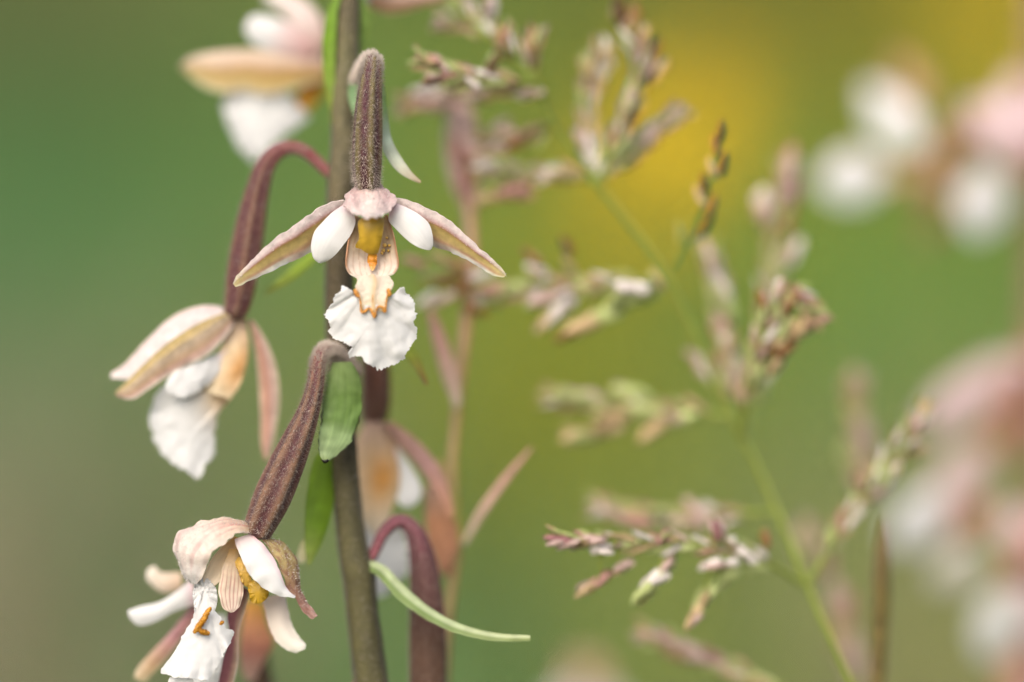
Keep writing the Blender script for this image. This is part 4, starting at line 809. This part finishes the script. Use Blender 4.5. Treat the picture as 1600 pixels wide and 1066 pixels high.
# ------------------------------------------------------------------ orchids further back
def xform(cx, cy, q, s=1.0, roll=0, yaw=0, tilt=0):
    R = (Matrix.Rotation(math.radians(roll), 3, 'Z') @ Matrix.Rotation(math.radians(yaw), 3, 'Y') @ Matrix.Rotation(math.radians(tilt), 3, 'X'))
    R = np.array(R)
    return lambda p: (np.asarray(p) - [[578, 360, 0]]) @ R.T * s + [[cx, cy, q]]
def far_orchid(x, q, label, flowers, y0=-300, hairs=False):
    b = P([(x, 1300, q)])[0]; b[2] = 0
    t = empty('helleborine_orchid', b); tag(t, label, 'orchid', 'marsh orchids')
    tube('stem', descend([(x, y0 + (1150 - y0) * k / 4, q, 12 + 3 * k) for k in range(5)], b, 30), M['tissue'], t, vcol(stops([(0, lin(140, 112, 96)), (1, lin(110, 100, 66))]), None, jit=.2), n=80, m=14)
    for f in flowers:
        front_flower(t, xform(*f), hair=False)
    return t
def soft_flower(parent, q, pieces, ovary):
    """a flower too far out of focus to trace: its petals, sepals and lip as cupped blades"""
    fl = empty('flower', P([(pieces[0][1], pieces[0][2], q)])[0], parent)
    tube('ovary', [(x, y, qq, r) for x, y, qq, r in ovary], M['tissue'], fl, vcol(stops([(0, lin(150, 96, 90)), (1, lin(150, 110, 90))]), None, jit=.15), n=24, m=14, rib=.05)
    for k, (nm, x, y, L, wd, ang, col, dq) in enumerate(pieces):
        L *= .78; wd *= .66
        a = math.radians(ang); ex = np.array([math.cos(a), -math.sin(a), .25]); ey = np.array([math.sin(a), math.cos(a), -.1]); c0 = np.array([x, y, q + dq])
        sh = [.35, .8, 1.0, .95, .7, .2]
        A = [tuple(c0 + ex * L * (t - .5) + ey * wd * .5 * w_) for t, w_ in zip(np.linspace(0, 1, 6), sh)]
        Bb = [tuple(c0 + ex * L * (t - .5) - ey * wd * .5 * w_) for t, w_ in zip(np.linspace(0, 1, 6), sh)]
        cc = vcol(stops([(0, col * .8 + lin(190, 140, 120) * .2), (.4, col), (1, col)]), None, jit=.08, streak=.1)
        sheet(nm, A, Bb, M['lip' if nm == 'lip_plate' else 'petal' if nm == 'petal' else 'sepal'], fl, cc, 18, 10, bulge=14, ruf=8, rfreq=.03)
    return fl
PKW = lin(224, 202, 204); SAL = lin(206, 148, 130); TN = lin(200, 164, 124); GRW = lin(225, 226, 222)
FO = far_orchid(1625, 1300, 'heavily blurred white and pink marsh orchid behind the pale grass panicle', [])
soft_flower(FO, 1170, [('petal', 1395, 185, 165, 105, 130, WHITE, 0), ('lip_plate', 1330, 278, 135, 125, 190, WHITE, -40), ('dorsal_sepal', 1425, 130, 130, 60, 120, TN, 60), ('lateral_sepal', 1450, 290, 150, 60, 160, TN, 30), ('lateral_sepal', 1465, 340, 120, 50, 240, TN * .8, 60), ('lip_cup', 1420, 280, 90, 60, 180, TN, 0)],
            [(1620, 230, 1310, 12), (1570, 190, 1270, 16), (1510, 220, 1210, 26), (1460, 262, 1170, 20)])
soft_flower(FO, 1100, [('petal', 1560, 195, 150, 95, 150, PKW, 0), ('lip_plate', 1535, 318, 140, 130, 260, WHITE, -60), ('petal', 1620, 200, 140, 90, 40, PKW, 0), ('dorsal_sepal', 1590, 160, 120, 80, 95, PKW, 40), ('lateral_sepal', 1600, 255, 110, 50, 320, SAL, 10), ('lip_cup', 1570, 240, 80, 70, 250, PKW, 0)],
            [(1630, 200, 1270, 12), (1650, 150, 1210, 16), (1630, 170, 1150, 24), (1590, 210, 1110, 20)])
soft_flower(FO, 1170, [('petal', 1500, 630, 190, 110, 215, PKW, 0), ('lip_plate', 1437, 815, 150, 130, 225, WHITE, -60), ('dorsal_sepal', 1555, 590, 170, 90, 195, PKW, 30), ('lateral_sepal', 1570, 670, 180, 70, 235, SAL, 30), ('petal', 1500, 745, 150, 110, 220, lin(226, 206, 204), -10), ('lip_cup', 1510, 815, 110, 70, 215, SAL, 0)],
            [(1628, 560, 1310, 12), (1640, 530, 1270, 16), (1610, 570, 1220, 26), (1570, 620, 1180, 20)])
soft_flower(FO, 1070, [('lip_plate', 1560, 975, 150, 130, 245, GRW, -30), ('petal', 1495, 890, 120, 90, 215, lin(214, 212, 200), 40), ('lateral_sepal', 1600, 870, 150, 70, 240, SAL, 30), ('lateral_sepal', 1590, 1060, 160, 80, 260, lin(222, 178, 160), 20), ('petal', 1620, 960, 130, 90, 300, PKW, 0), ('dorsal_sepal', 1590, 830, 120, 80, 120, PKW, 30)],
            [(1630, 830, 1270, 12), (1660, 790, 1210, 16), (1650, 820, 1130, 24), (1610, 880, 1080, 20)])
YO = far_orchid(935, 1600, 'young marsh orchid with only a pink hood showing, beneath the pinkish panicle', [], y0=1120)
soft_flower(YO, 1450, [('dorsal_sepal', 915, 1065, 95, 90, 100, lin(222, 186, 160), 0), ('petal', 880, 1110, 100, 70, 220, WHITE, 0), ('petal', 950, 1110, 100, 70, 320, WHITE, 0), ('lip_plate', 915, 1180, 130, 110, 270, WHITE, -20)],
            [(935, 1130, 1590, 10), (925, 1070, 1560, 14), (915, 1060, 1500, 20), (915, 1085, 1460, 18)])

# yellow flowers in the meadow
def petal_mesh():
    V = []; F = []
    for i in range(6):
        t = i / 5; wd = .11 * (math.sin(math.pi * (.12 + .8 * t)) + .1)
        for j in range(4):
            s = 2 * j / 3 - 1
            V.append((.12 + .88 * t, wd * s, .12 * math.sin(t * 2.2) + .03 * s * s))
    F = [(i * 4 + j, i * 4 + j + 1, (i + 1) * 4 + j + 1, (i + 1) * 4 + j) for i in range(5) for j in range(3)]
    me = bpy.data.meshes.new('petal'); me.from_pydata(V, [], F); me.polygons.foreach_set('use_smooth', [True] * len(F))
    at = me.color_attributes.new('Col', 'FLOAT_COLOR', 'POINT'); at.data.foreach_set('color', [1.0] * (4 * len(V)))
    me.materials.append(M['spikelet']); return me
YP = petal_mesh()
YC = lin(216, 184, 26)
def yellow_flower(px, py, q, rad, label):
    c = P([(px, py, q)])[0]
    b = np.array([c[0] + random.uniform(-.01, .01), c[1] + .02, 0.0])
    t = empty('yellow_flower', b); tag(t, label, 'flower', 'yellow meadow flowers')
    a = to_px(c - [0, 0, .003]); m_ = to_px((c + b) / 2 + [random.uniform(-.006, .006), .004, 0]); e = to_px(b - [0, 0, .004])
    tube('stem', [(*a, 14), (*m_, 16), (*e, 18)], M['leaf'], t, c_culm, n=24, m=8)
    hd = empty('flower_head', c, t); hd.rotation_euler = (math.radians(random.uniform(35, 60)), 0, random.uniform(-.5, .5))
    for ring, n, rr, el in ((0, 18, 1.0, -8), (1, 14, .75, -22), (2, 9, .45, -40)):
        for k in range(n):
            o = bpy.data.objects.new('petal', YP); C.objects.link(o); o.parent = hd
            s = rad * rr
            o.matrix_local = Matrix.Rotation(k / n * 6.283 + ring * .2 + random.uniform(-.06, .06), 4, 'Z') @ Matrix.Rotation(math.radians(el + random.uniform(-6, 6)), 4, 'Y') @ Matrix.Diagonal((s, s * 1.1, s, 1))
            cc = YC * random.uniform(.85, 1.1); o.color = (*np.clip(cc, 0, 1), 1)
    V = []; F = []
    for i in range(5):
        for j in range(12):
            r = rad * (.16, .34, .38, .28, .05)[i]; zz = rad * (.05, .0, -.18, -.36, -.45)[i]
            V.append((c[0] + r * math.cos(j * 6.283 / 12), c[1] + r * math.sin(j * 6.283 / 12), c[2] + zz))
    F = [(i * 12 + j, i * 12 + (j + 1) % 12, (i + 1) * 12 + (j + 1) % 12, (i + 1) * 12 + j) for i in range(4) for j in range(12)]
    o = mesh('bud_cup', V, F, M['leaf'], hd, np.tile(lin(95, 125, 55), (len(V), 1)))
for px, py, q, rad, lb in [(1056, 225, 5200, .0098, 'orange-yellow meadow flower blurred behind the grass panicle, largest of its cluster'), (1085, 130, 6200, .0065, 'orange-yellow meadow flower blurred behind the brown-tipped grass spikelets'),
                       (1015, 330, 5800, .009, 'small orange-yellow meadow flower blurred low in the cluster behind the grass'),
                       (1530, 5, 7500, .008, 'smaller of two blurred yellow meadow flowers beyond the heavily blurred orchid'), (1610, 50, 8200, .010, 'larger of two blurred yellow meadow flowers beyond the heavily blurred orchid')]:
    yellow_flower(px, py, q, rad, lb)
